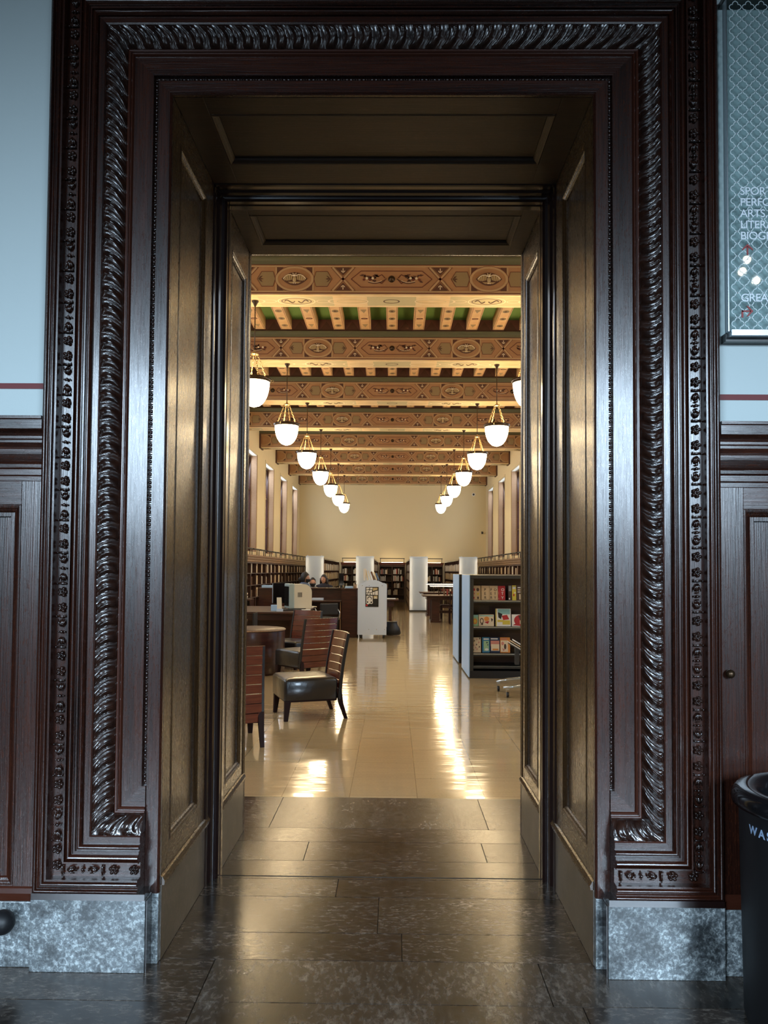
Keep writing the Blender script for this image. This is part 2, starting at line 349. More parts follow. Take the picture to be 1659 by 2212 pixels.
# wall with the doorway (1.5 m thick), painted pale blue on the foyer side
def door_wall(b):
    for s in (-1,1): b.box(s*(WO+.03),0,0,s*4.6,TH,8,0)
    b.box(-WO-.03,0,HO+.03,WO+.03,TH,8,0)
o=one('wall_front',M['wall_blue'],None,door_wall); tag(o,kind='structure')
def door_wall_lib(b):
    for s in (-1,1): b.box(s*(WO+.03),TH,0,s*5.4,TH+.03,7,0)
    b.box(-WO-.03,TH,HO+.03,WO+.03,TH+.03,7,0)
o=one('wall_inner',M['cream_wall'],None,door_wall_lib); tag(o,kind='structure')
for s,n in ((-1,'trim_1'),(1,'trim_2')):   # maroon stripe on each side
    z=2.217 if s<0 else 2.185
    o=bx(n,M['stripe'],None,s*1.29,-.003,z-.011,s*4.6,0,z+.011); tag(o,kind='structure')
# rest of the foyer, behind the viewer
for s,n in ((-1,'wall_left'),(1,'wall_right')):
    o=bx(n,M['foyer_dark'],None,s*4.6,-8.3,0,s*4.8,1.5,8); tag(o,kind='structure')
o=bx('ceiling',M['foyer_dark'],None,-4.8,-8.3,7.0,4.8,0,7.2); tag(o,kind='structure')
def back_wall(b):
    xs=[-4.6]
    for x in FOYER_WIN: xs+=[x-1.1,x+1.1]
    xs.append(4.6)
    for i in range(0,len(xs),2): b.box(xs[i],-8.3,0,xs[i+1],-8.1,7,0)
    for x in FOYER_WIN: b.box(x-1.1,-8.3,0,x+1.1,-8.1,1.95,0); b.box(x-1.1,-8.3,4.45,x+1.1,-8.1,7,0)
o=one('wall_back',M['foyer_dark'],None,back_wall); tag(o,kind='structure')
for i,x in enumerate(FOYER_WIN):
    def wf(b):
        for k in range(5): xx=x-1.07+k*.535; b.box(xx-.025,-8.2,1.95,xx+.025,-8.14,4.45)
        for k in range(5): zz=1.98+k*.61; b.box(x-1.1,-8.2,zz-.025,x+1.1,-8.14,zz+.025)
    o=one('window_%d'%(i+1),M['dark_wood'],None,wf); tag(o,kind='structure')

# ------------------------------------------------------------------ wainscot left and right
def panel_set(parent,Tf,outer,inner,mats,depth=.02,mold=.035,names=('stile_frame','panel_moulding','panel')):
    """framed panel in local (u,v,n) coordinates; Tf maps them to the world"""
    u0,v0,u1,v1=outer; a0,b0,a1,b1=inner
    b=MB(); b.T=Tf
    b.box(u0,v0,-.02,a0,v1,0,0); b.box(a1,v0,-.02,u1,v1,0,0)
    b.box(a0,v0,-.02,a1,b0,0,1); b.box(a0,b1,-.02,a1,v1,0,1)
    b.build(names[0],[mats[0],mats[1]],parent,bevel=.0015)
    b=MB(); b.T=Tf
    prof=[(0,0),(.0,.0015),(.006,.003),(.012,.0015),(.016,-.002),(.024,-.006),(.030,-.012),(mold,-.012),(mold,-depth)]
    rows=[]
    for t,h in prof:
        rows.append([(a0+t,b0+t,h),(a1-t,b0+t,h),(a1-t,b1-t,h),(a0+t,b1-t,h),(a0+t,b0+t,h)])
    b.grid(rows,0,False); b.build(names[1],mats[2],parent)
    b=MB(); b.T=Tf
    b.box(a0+.01,b0+.01,-depth-.012,a1-.01,b1-.01,-depth,0)
    b.build(names[2],mats[3],parent)
for s,n in ((-1,'trim_3'),(1,'trim_4')):
    r=empty(n,kind='structure')
    zt=2.087 if s<0 else 2.078
    X0=1.275; X1=4.58
    def T(p,s=s): return (s*(X0+p[0]),-.048-p[2],p[1])
    def cap(b):
        prof=[(0,zt),(.075,zt),(.075,zt-.012),(.068,zt-.014),(.068,zt-.05),(.062,zt-.056),(.05,zt-.066),(.045,zt-.075),(.045,zt-.085),(.05,zt-.09),(0,zt-.09)]
        b.prism(prof,lambda h,z,x:(s*x,-h,z),X0+.025,X1,0)
    one('wainscot_cap',M['oak_x'],r,cap,bevel=.001)
    def cush(b):
        pr=[(0,zt-.09),(.045,zt-.09)]+[(.045+.012*math.sin(PI*k/8),zt-.10-.075*k/8) for k in range(9)]+[(.04,zt-.185),(0,zt-.185)]
        b.prism(pr,lambda h,z,x:(s*x,-h,z),X0+.025,X1,0)
    one('frieze_board',M['oak_x'],r,cush)
    def rails(b):
        pr=[(0,zt-.185),(.058,zt-.185),(.060,zt-.20),(.054,zt-.205),(.054,zt-.228),(.050,zt-.232),(.050,zt-.25),(0,zt-.25)]
        b.prism(pr,lambda h,z,x:(s*x,-h,z),X0+.025,X1,0)
    one('frieze_rail',M['oak_x'],r,rails,bevel=.001)
    u=.0
    k=0
    pw=.85
    while u<2.6:
        a0=u+.115 if s>0 else u+.105
        panel_set(r,T,(u,.24,u+pw,zt-.25),(a0,.40 if s>0 else .30,u+pw-.10,1.745),(M['oak_z'],M['oak_x'],M['oak_z'],M['oak_z']),depth=.03,mold=.045)
        u+=pw
    def sk(b):
        b.prism([(0,.245),(.06,.245),(.064,.262),(.055,.27),(.056,.29),(.050,.296),(0,.296)],lambda h,z,x:(s*x,-h,z),X0+.005,X1,0)
    one('skirting_moulding',M['bead'],r,sk)
    if s>0:
        one('knob',M['bronze'],r,lambda b:(b.sph((1.328,-.065,1.121),.017,14,8),b.tube([(1.328,-.03,1.121),(1.328,-.06,1.121)],.008)))
    o=bx('baseboard_left' if s<0 else 'baseboard_right',M['marble_base'],None,s*1.272,-.062,0,s*4.6,0,.243,bevel=.003); tag(o,kind='structure')

# ------------------------------------------------------------------ carved doorway: door_1
door=empty('door_1',kind='structure')
ZF=.285                     # underside of the outermost moulding's foot
def zfoot(t): return ZF+(.455-t)
XIN=WO+.056
def nodes(t,foot=True,z0=None):
    x=WO+t; zt=HO+t
    if foot:
        zf=zfoot(t); return [(-XIN,zf),(-x,zf),(-x,zt),(x,zt),(x,zf),(XIN,zf)]
    return [(-x,z0),(-x,zt),(x,zt),(x,z0)]
def strand(name,prof,mats,foot=True,z0=None,smooth=False,sep=True,hb=0.0):
    """sweep a moulding profile (t outward, h towards the foyer) round the doorway with mitred corners; one mesh per run"""
    nn=len(nodes(.1,foot,z0 or 0))
    names={0:'left_foot',1:'left',2:'top',3:'right',4:'right_foot'} if foot else {0:'left',1:'top',2:'right'}
    for g in range(nn-1):
        b=MB(); rows=[]
        pts=[(prof[0][0],hb)]+list(prof)+[(prof[-1][0],hb)]
        for t,h in pts:
            nd=nodes(t,foot,z0); rows.append([(nd[g][0],-h,nd[g][1]),(nd[g+1][0],-h,nd[g+1][1])])
        horiz=abs(rows[0][0][2]-rows[0][1][2])<1e-6
        b.grid(rows,0,smooth)
        if (g==0) or g==nn-2:
            k=0 if g==0 else 1
            b.add([r[k] for r in rows],[list(range(len(rows)))],0)
        b.build(name,mats[1] if horiz else mats[0],door)
def rnd(t0,t1,h0,a,n=6): return [(t0+(t1-t0)*k/n,h0+a*math.sin(PI*k/n)) for k in range(n+1)]
OAK=(M['oak_z'],M['oak_x'])
strand('inner_board',[(0,.0),(0,.012),(.003,.016),(.006,.014),(.008,.018),(.055,.018)],OAK,False,.262)
strand('rope_backing',[(.055,.006),(.071,.006)],(M['stopwood'],M['stopwood']))
strand('middle_board',[(.071,.006),(.071,.026),(.147,.026)],OAK)
strand('bead_moulding',[(.147,.026)]+rnd(.147,.160,.028,.010)+[(.161,.028),(.161,.033)]+rnd(.162,.172,.033,.004,4),(M['bead'],M['bead']))
strand('flat_fillet',[(.241,.070),(.241,.078),(.246,.082),(.268,.082)],OAK)
strand('stepped_moulding',[(.268,.082),(.268,.076),(.273,.076),(.273,.086)]+rnd(.274,.290,.088,.010)+[(.291,.088),(.291,.082),(.296,.082),(.296,.092),(.304,.092),(.304,.098)]+rnd(.306,.328,.098,.012)+[(.329,.096),(.334,.090),(.334,.1),(.340,.1)],OAK)
strand('ornament_backing',[(.340,.1),(.341,.070),(.396,.070),(.397,.1)],OAK)
strand('outer_moulding',[(.397,.1),(.397,.106),(.404,.106)]+rnd(.404,.420,.106,.010)+[(.421,.106),(.422,.098),(.428,.094),(.432,.098)]+rnd(.434,.448,.098,.010)+[(.449,.094),(.455,.09),(.455,.0)],OAK)
# rope of small beads
ii=0
def along(t,seg,a,h):
    nd=nodes(t); p,q=nd[seg],nd[seg+1]; return (p[0]+(q[0]-p[0])*a,-h,p[1]+(q[1]-p[1])*a)
RUNS=['foot','side','head','side','foot']
def seglen(t,seg):
    nd=nodes(t); return math.hypot(nd[seg+1][0]-nd[seg][0],nd[seg+1][1]-nd[seg][1])
for seg in range(5):
    b=MB(); t=.063; L=seglen(t,seg); n=max(1,round(L/.0165))
    for k in range(n):
        c=along(t,seg,(k+.5)/n,.009)
        if seg in (1,3): ax=((1,0,0),(0,1,0),(0,0,1))
        else: ax=((0,0,1),(0,1,0),(1,0,0))
        if k%3==2:
            for q in (-.3,.3):
                c2=along(t,seg,(k+.5+q)/n,.009); b.sph(c2,(.0065,.0065,.0025),7,4,0,ax)
        else: b.sph(c,(.0062,.0062,.0078),7,5,0,ax)
    b.build('rope_carving',M['carved'],door)
# acanthus leaf carving
def leaf_h(u,v):
    """relief: u in leaf units along, v 0..1 across (inner to outer edge)"""
    base=.034+.040*v
    p=u-math.floor(u)
    # sweeping leaf: strands fan out from the inner edge and curl at the outer tip
    q=p-.30*math.sin(PI*v*.9)
    q-=math.floor(q)
    if q<.62:
        c=(q-.31)/.31; fan=c/(.35+.75*v)
        env=max(0,1-abs(c)**2.4)**.6
        rib=abs(math.cos(fan*5.2))**.8
        h=base+.016*env*math.sin(PI*min(1,.18+v*.8))+.0055*rib*env+.009*math.exp(-((v-.80)/.12)**2-((c-.2)/.45)**2)
    else:
        c=(q-.81)/.19
        rib=abs(math.cos(c*3.4))
        h=base+.006*rib*math.sin(PI*v)+.002
    h-=.004*math.exp(-(min(q,1-q)/.03)**2)
    if v<.02 or v>.98: h=base+.001
    return h
for seg in range(5):
    L=seglen(.206,seg); n=max(2,round(L/.066)); SU=22; NV=15
    b=MB(); rows=[]
    for i in range(n*SU+1):
        a=i/(n*SU); row=[]
        for j in range(NV):
            v=j/(NV-1); row.append(along(.172+.069*v,seg,a,leaf_h(a*n,v)))
        rows.append(row)
    b.grid(rows,0,True)
    if seg in (0,4):
        r=rows[0] if seg==0 else rows[-1]
        e=[(p[0],0,p[2]) for p in r]; b.grid([r,e],0,False)
    b.build('leaf_carving',M['carved'],door)
# rosettes, tulip vases and crossbars
def ornament(b,seg,s,kind,L):
    t=.3685; a=s/L
    c=along(t,seg,a,.072)
    al=Vector((0,0,1)) if seg in (1,3) else Vector((1,0,0)); ac=Vector((1,0,0)) if seg in (1,3) else Vector((0,0,1)); nn=Vector((0,-1,0))
    def P(x,y,h): return Vector(c)+al*x+ac*y+nn*h
    ax=(tuple(al),tuple(ac),tuple(nn))
    if kind=='r':
        for k in range(5):
            an=2*PI*k/5+.3; b.sph(P(.0125*math.cos(an),.0125*math.sin(an),.006),(.0078,.0078,.007),7,4,0,ax)
        b.tube([P(.0068*math.cos(2*PI*k/10),.0068*math.sin(2*PI*k/10),.0105) for k in range(11)],.0018,5)
        b.sph(P(0,0,.009),(.004,.004,.006),7,4,0,ax)
    elif kind=='c':
        b.tube([P(0,-.021,.006),P(0,-.008,.010),P(0,.008,.010),P(0,.021,.006)],[.0022,.0042,.0042,.0022],6)
        for q in (-1,1): b.sph(P(0,q*.021,.006),.004,6,4); b.sph(P(.005,q*.0145,.007),.003,6,4)
    elif kind=='b':
        b.sph(P(0,0,.008),.0065,8,5)
        for q in (-1,1): b.sph(P(0,q*.011,.006),.004,6,4)
    else:
        d=1 if kind=='t' else -1
        b.sph(P(0,0,.006),(.0155,.0105,.010),9,6,0,ax)
        b.tube([P(-d*.014,0,.010),P(-d*.004,0,.0165),P(d*.010,0,.013)],[.002,.0035,.0015],5)
        for q in (-1,1): b.tube([P(-d*.013,q*.003,.008),P(0,q*.0095,.012),P(d*.015,q*.0125,.008)],[.0025,.0035,.002],5)
        b.sph(P(d*.020,0,.006),(.004,.008,.006),6,4,0,ax)
UNIT=[('r',0),('r',.058),('c',.090),('T',.114),('b',.147),('t',.180),('c',.205)]
for seg in range(5):
    L=seglen(.3685,seg); n=max(1,round(L/.238)); sc=L/n
    b=MB()
    for k in range(n):
        for kd,s0 in UNIT:
            s_=(k+(s0+.016)/.238)*sc
            ornament(b,seg,s_,kd,L)
    b.build('rosette_carving',M['carved'],door)
# plinth blocks of the casing
for s in (-1,1):
    bx('casing_plinth',M['marble_base'],door,s*(WO+.028+.0),-.095,0,s*1.29,0,ZF-.018,bevel=.002)
    bx('inner_plinth',M['marble_base'],door,s*(WO-.0),-.022,0,s*(WO+.026),.02,.262,bevel=.002)
    bx('plinth_gap_shade',M['stopwood'],door,s*(WO+.024),-.085,0,s*(WO+.030),0,.262)  # solid dark strip standing in for the shade between the plinths
    bx('plinth_fillet',M['stopwood'],door,s*(WO+.03),-.098,ZF-.02,s*1.287,0,ZF+.004)
# jambs: two panelled reveals on each side with dark stops between
JM=(M['jamb_z'],M['jamb_y'],M['jamb_z'],M['jamb_z'])
for s in (-1,1):
    def T1(p,s=s): return (s*(WO-p[2]),p[0],p[1])
    panel_set(door,T1,(.004,.285,.80,HO),(.115,.42,.56,3.245),JM,depth=.018,mold=.032,names=('jamb_frame','jamb_moulding','jamb_panel'))
    def T2(p,s=s): return (s*(.80-p[2]),p[0],p[1])
    panel_set(door,T2,(.91,.30,1.50,3.36),(1.0,.40,1.40,3.18),JM,depth=.018,mold=.032,names=('jamb_frame','jamb_moulding','jamb_panel'))
    b=MB(); b.box(s*(WO+.03),.004,0,s*(WO-.004),.82,.285); b.build('jamb_plinth',M['marble_jamb'],door,bevel=.003)
    b=MB(); b.box(s*(WO+.03),.90,0,s*(.795),1.50,.30); b.build('jamb_plinth',M['marble_jamb'],door,bevel=.003)
    b=MB(); b.prism([(0,.285),(.014,.285),(.016,.30),(.008,.315),(0,.32)],lambda h,z,y:(s*(WO-h),y,z),.004,.81); b.build('base_moulding',M['jamb_y'],door)
    b=MB(); b.prism([(0,.30),(.014,.30),(.016,.315),(.008,.33),(0,.335)],lambda h,z,y:(s*(.80-h),y,z),.91,1.5); b.build('base_moulding',M['jamb_y'],door)
# soffits
def TS(p): return (p[0],p[1],HO+p[2]*-1)
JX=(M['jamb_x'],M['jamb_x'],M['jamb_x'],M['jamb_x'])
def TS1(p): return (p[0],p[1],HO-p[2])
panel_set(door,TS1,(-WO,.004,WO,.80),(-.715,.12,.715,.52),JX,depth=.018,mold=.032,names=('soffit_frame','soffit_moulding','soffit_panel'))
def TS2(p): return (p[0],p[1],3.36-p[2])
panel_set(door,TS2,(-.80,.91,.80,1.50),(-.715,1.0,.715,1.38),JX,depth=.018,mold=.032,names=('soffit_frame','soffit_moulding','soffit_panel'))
def portal(name,prof,m,z0=0.0,hf=.8):
    """profile (inset from clear opening, y) swept up both sides and across the head"""
    for g in range(3):
        b=MB(); rows=[]
        for i_,y in prof:
            x=WO-i_; z=HO-i_*hf; nd=[(-x,z0),(-x,z),(x,z),(x,z0)]
            rows.append([(nd[g][0],y,nd[g][1]),(nd[g+1][0],y,nd[g+1][1])])
        b.grid(rows,0,False); b.build(name,m,door)
portal('stop_moulding',[(-.03,.70),(0,.70),(.006,.705),(.010,.715),(.010,.73),(.006,.735),(.006,.755),(.018,.765),(.024,.78),(.022,.80),(.034,.802),(.044,.815),(.046,.84),(.040,.85),(.046,.86),(.046,.90),(.040,.905),(.030,.905),(.030,.92),(.0,.92)],M['stopwood'])
portal('back_moulding',[(.032,1.47),(.036,1.475),(.038,1.485),(.036,1.495),(.032,1.50),(.030,1.51),(.034,1.515),(.036,1.53),(.030,1.545),(.0,1.55),(-.03,1.55)],M['jamb_z'],hf=.4)
# casing on the reading room side of the doorway
def backcas(b):
    for s in (-1,1): b.box(s*(WO-.02),TH+.03,0,s*(WO+.25),TH+.08,HO+.25)
    b.box(-WO-.25,TH+.03,HO,WO+.25,TH+.08,HO+.25)
one('rear_casing',M['oak_z'],door,backcas,bevel=.004)
def thresh(b): b.box(-WO+.04,.845,.0,WO-.04,.852,.0012)
one('threshold_joint',M['grout'],door,thresh)

# ------------------------------------------------------------------ foyer things
# glass directory sign
sg=empty('directory_sign',(0,0,0),label='tall glass directory sign with pale quatrefoil lattice and white lettering on the right foyer wall',cat='sign')
SX0=1.335; SX1=1.90; SZ0=2.425; SZ1=3.735; SY=-.062
bx('glass_panel',M['sign_glass'],sg,SX0,SY,SZ0,SX1,SY+.006,SZ1)
def clamp(b): b.box(SX0+.004,SY-.014,SZ0-.02,SX1-.004,SY+.02,SZ0+.006,0)
one('bottom_bar',M['chrome'],sg,clamp,bevel=.002)
one('bar_shade_strip',M['charcoal'],sg,lambda b:b.box(SX0-.004,SY+.02,SZ0-.032,SX1+.004,0,SZ0+.0))  # charcoal strip put in as the bottom bar's shadow
one('top_bar',M['charcoal'],sg,lambda b:b.box(SX0-.006,SY-.012,SZ1-.002,SX1+.006,0,SZ1+.02),bevel=.002)
one('edge_rail',M['chrome'],sg,lambda b:b.box(SX0-.003,SY-.002,SZ0,SX0+.001,SY+.03,SZ1))
def lat(b):
    px=.0503; pz=.0478; d=.0125; r=.0105; wd=.0014
    nx=int((SX1-SX0-.03)/px); nz=int((SZ1-SZ0-.01)/pz)
    for i in range(nx):
        for j in range(nz):
            cx=SX0+.034+i*px; cz=SZ0+.030+j*pz
            for q in range(4):
                an=q*PI/2; ox=cx+d*math.cos(an); oz=cz+d*math.sin(an); K=9
                vs=[]
                for k in range(K+1):
                    a=an-1.95+3.9*k/K
                    for rr in (r-wd,r+wd): vs.append((ox+rr*math.cos(a),SY-.0012,oz+rr*math.sin(a)))
                b.add(vs,[(2*k,2*k+1,2*k+3,2*k+2) for k in range(K)],0)
            for q in range(2):   # links between neighbouring quatrefoils
                if q==0: b.box(cx+d+r-.001,SY-.0012,cz-.0016,cx+px-d-r+.001,SY-.0004,cz+.0016)
                else: b.box(cx-.0016,SY-.0012,cz+d+r-.001,cx+.0016,SY-.0004,cz+pz-d-r+.001)
one('quatrefoil_lattice',M['lattice'],sg,lat)
for s_,z in (('SPORTS,',2.955),('PERFORMING',2.912),('ARTS,',2.868),('LITERATURE,',2.824),('BIOGRAPHY',2.781),('GREAT HALL',2.540)):
    text_obj('lettering',s_,.0435,M['text_white'],(1.379,SY-.004,z),FACE,sg,spacing=.93)
def arrow(b,cx,cz,ang):
    ca,sa=math.cos(ang),math.sin(ang)
    def mp(a,c,d): return (cx+a*ca-c*sa,d,cz+a*sa+c*ca)
    b.prism([(-.021,-.003),(.012,-.003),(.012,.003),(-.021,.003)],mp,SY-.004,SY-.002)
    b.prism([(.022,0),(.002,.0205),(-.004,.0205),(.009,.003),(.009,-.003),(-.004,-.0205),(.002,-.0205)],mp,SY-.004,SY-.002)
one('up_arrow',M['arrow_red'],sg,lambda b:arrow(b,1.407,2.742,PI/2))
def arrow2(b):
    arrow(b,1.405,2.503,0)
    b.box(1.382,SY-.004,2.478,1.389,SY-.002,2.506)
one('turn_right_arrow',M['arrow_red'],sg,arrow2)
# waste bin
wb=empty('waste_bin',(1.505,-.40,0),label='round black waste bin with pale lettering below the rim at the right edge',cat='bin')
one('body',M['black'],wb,lambda b:b.lathe([(.255,0),(.26,.02),(.265,.3),(.272,.70),(.276,.72)],n=48))
one('lid',M['black_gloss'],wb,lambda b:b.lathe([(.276,.715),(.292,.72),(.297,.735),(.294,.755),(.280,.772),(.255,.780),(.225,.775),(.205,.760),(.195,.735),(.19,.68),(.0,.68)],n=48,cap=False))
def wtext(s,ang0,z):
    # letters wrapped round the bin
    a=ang0
    for ch in s:
        t=text_obj('lettering',ch,.038,M['text_blue'],(0,0,0),(0,0,0),wb,bold=.0012)
        w=max(v.co.x for v in t.data.vertices)
        for v in t.data.vertices:
            x,y,zz=v.co; an=a+x/.273; v.co=(.2755*math.cos(an),.2755*math.sin(an),y+z)
        a+=(w+.006)/.273
wtext('WASTE',math.radians(186),.650)
# round black door stop at the left edge
ds=empty('door_stop',(-1.385,-.09,.187),label='black rubber ball door stop on the marble baseboard at the left edge',cat='door stop')
one('ball',M['black'],ds,lambda b:b.sph((0,-.02,0),.045,18,12)); one('base',M['bronze'],ds,lambda b:b.tube([(0,.03,0),(0,-.0,0)],.02,12))
# chandelier behind the viewer, seen as three glints in the sign glass
ch=empty('foyer_chandelier',(4.26,-6.4,5.25),label='three globe foyer chandelier reflected in the glass sign',cat='lamp')
for dx,dz in ((0,0),(-.055,-.145),(.105,-.25)):
    one('globe',M['globe'],ch,lambda b:b.sph((dx,0,dz),.046,16,10)); one('arm',M['bronze'],ch,lambda b:b.tube([(dx,0,dz+.044),(0,0,.6)],.008,6))
one('rod',M['bronze'],ch,lambda b:b.tube([(0,0,.6),(0,0,1.5)],.012))

# ================================================================== READING ROOM
XW=4.59; Y1=35.6
def side_wall(s):
    def f(b):
        x0,x1=s*XW,s*5.1
        ys=[TH+.03]
        for y in WIN_Y: ys+=[y,y+2.0]
        ys.append(Y1)
        for i in range(0,len(ys),2): b.box(x0,ys[i],0,x1,ys[i+1],7,0)
        for y in WIN_Y: b.box(x0,y,0,x1,y+2.0,2.1,0); b.box(x0,y,5.4,x1,y+2.0,7,0)
    return f
WIN_Y=[w for w in WIN_Y if w>1.8]
for s,n in ((-1,'wall_left'),(1,'wall_right')):
    o=one(n,M['cream_wall'],None,side_wall(s)); tag(o,kind='structure')
o=bx('wall_far',M['cream_wall'],None,-5.1,Y1,0,5.1,Y1+.3,7); tag(o,kind='structure')
wi=4
for s in (-1,1):
    for y in WIN_Y:
        r=empty('window_%d'%wi,kind='structure'); wi+=1
        def rev(b):
            b.box(s*(XW-.0),y+1.94,2.1,s*4.95,y+2.0,5.4,0)
        one('patterned_reveal',M['reveal'],r,rev)
        one('plain_reveal',M['white_reveal'],r,lambda b:(b.box(s*XW,y,2.1,s*4.95,y+.03,5.4),b.box(s*XW,y+.03,5.36,s*4.95,y+1.94,5.4)))
        def fr(b):
            x0,x1=s*4.80,s*4.96
            for k in range(7): yy=y+.06+k*.31; b.box(x0,yy-.022,2.1,x1,yy+.022,5.36)
            for zz in (2.13,3.1,4.2,5.33): b.box(x0,y+.03,zz-.025,x1,y+1.94,zz+.025)
        one('window_frame',M['dark_wood'],r,fr)
        def tr(b):
            x0,x1=s*(XW-.018),s*XW
            b.box(x0,y-.07,2.0,x1,y,5.4,0); b.box(x0,y+2.0,2.0,x1,y+2.07,5.4); b.box(x0,y-.07,5.4,x1,y+2.07,5.47)
        one('window_trim',M['cream_wall'],r,tr,bevel=.004)

# ------------------------------------------------------------------ ceiling: deck, joists, beams
ceil=empty('ceiling',kind='structure')
bx('ceiling_deck',M['bm_green'],ceil,-XW,TH+.03,6.56,XW,Y1,6.7)
BEAM_Y=[9.13+3.75*k for k in range(-2,8)]
BW=.27
# joists: individually where they can be seen
def joist_mesh(even,L):
    b=MB(); b.box(-.108,0,6.33,.108,L,6.56,0)
    # painted underside: panels with ovals or triangles
    def el(cx,cy,rx,ry,mi,n=14): b.prism([(cx+rx*math.cos(2*PI*k/n),cy+ry*math.sin(2*PI*k/n)) for k in range(n)],lambda x,y,d:(x,y,d),6.3265,6.331,mi)
    for c in range(7):
        cy=.26+c*(L-.52)/6
        if even: el(0,cy,.062,.075,1); el(0,cy,.03,.04,2)
        else:
            if c%2: el(0,cy,.065,.045,2); el(0,cy,.045,.028,0)
            else: b.prism([(-.055,cy+(.08 if c<3 else -.08)),(.055,cy+(.08 if c<3 else -.08)),(0,cy-(.1 if c<3 else -.1))],lambda x,y,d:(x,y,d),6.3265,6.331,1)
    for sx in (-1,1): b.prism([(sx*.095,.03),(sx*.088,.03),(sx*.088,L-.03),(sx*.095,L-.03)],lambda x,y,d:(x,y,d),6.3275,6.331,2)
    o=b.build('joist',[M['joist'],M['bm_olive'],M['bm_red']],ceil)
    return o
JL=3.75-2*BW-.12
protoJ=[joist_mesh(True,JL),joist_mesh(False,JL)]
used=[False,False]
stuffj=MB()
for bi in range(len(BEAM_Y)-1):
    y0=BEAM_Y[bi]+BW+.06
    for k in range(-8,9):
        x=k*.53
        if bi in (1,2,3,4) and abs(x)<[0,3.1,4.6,4.6,4.6][bi]:
            e=abs(k)%2
            o=protoJ[e] if not used[e] else protoJ[e].copy()
            if used[e]: COL.objects.link(o)
            used[e]=True; o.location=(x,y0,0)
        else: stuffj.box(x-.108,y0,6.33,x+.108,y0+JL,6.56)
o=stuffj.build('joist_row',M['joist'],ceil); o['kind']='stuff'

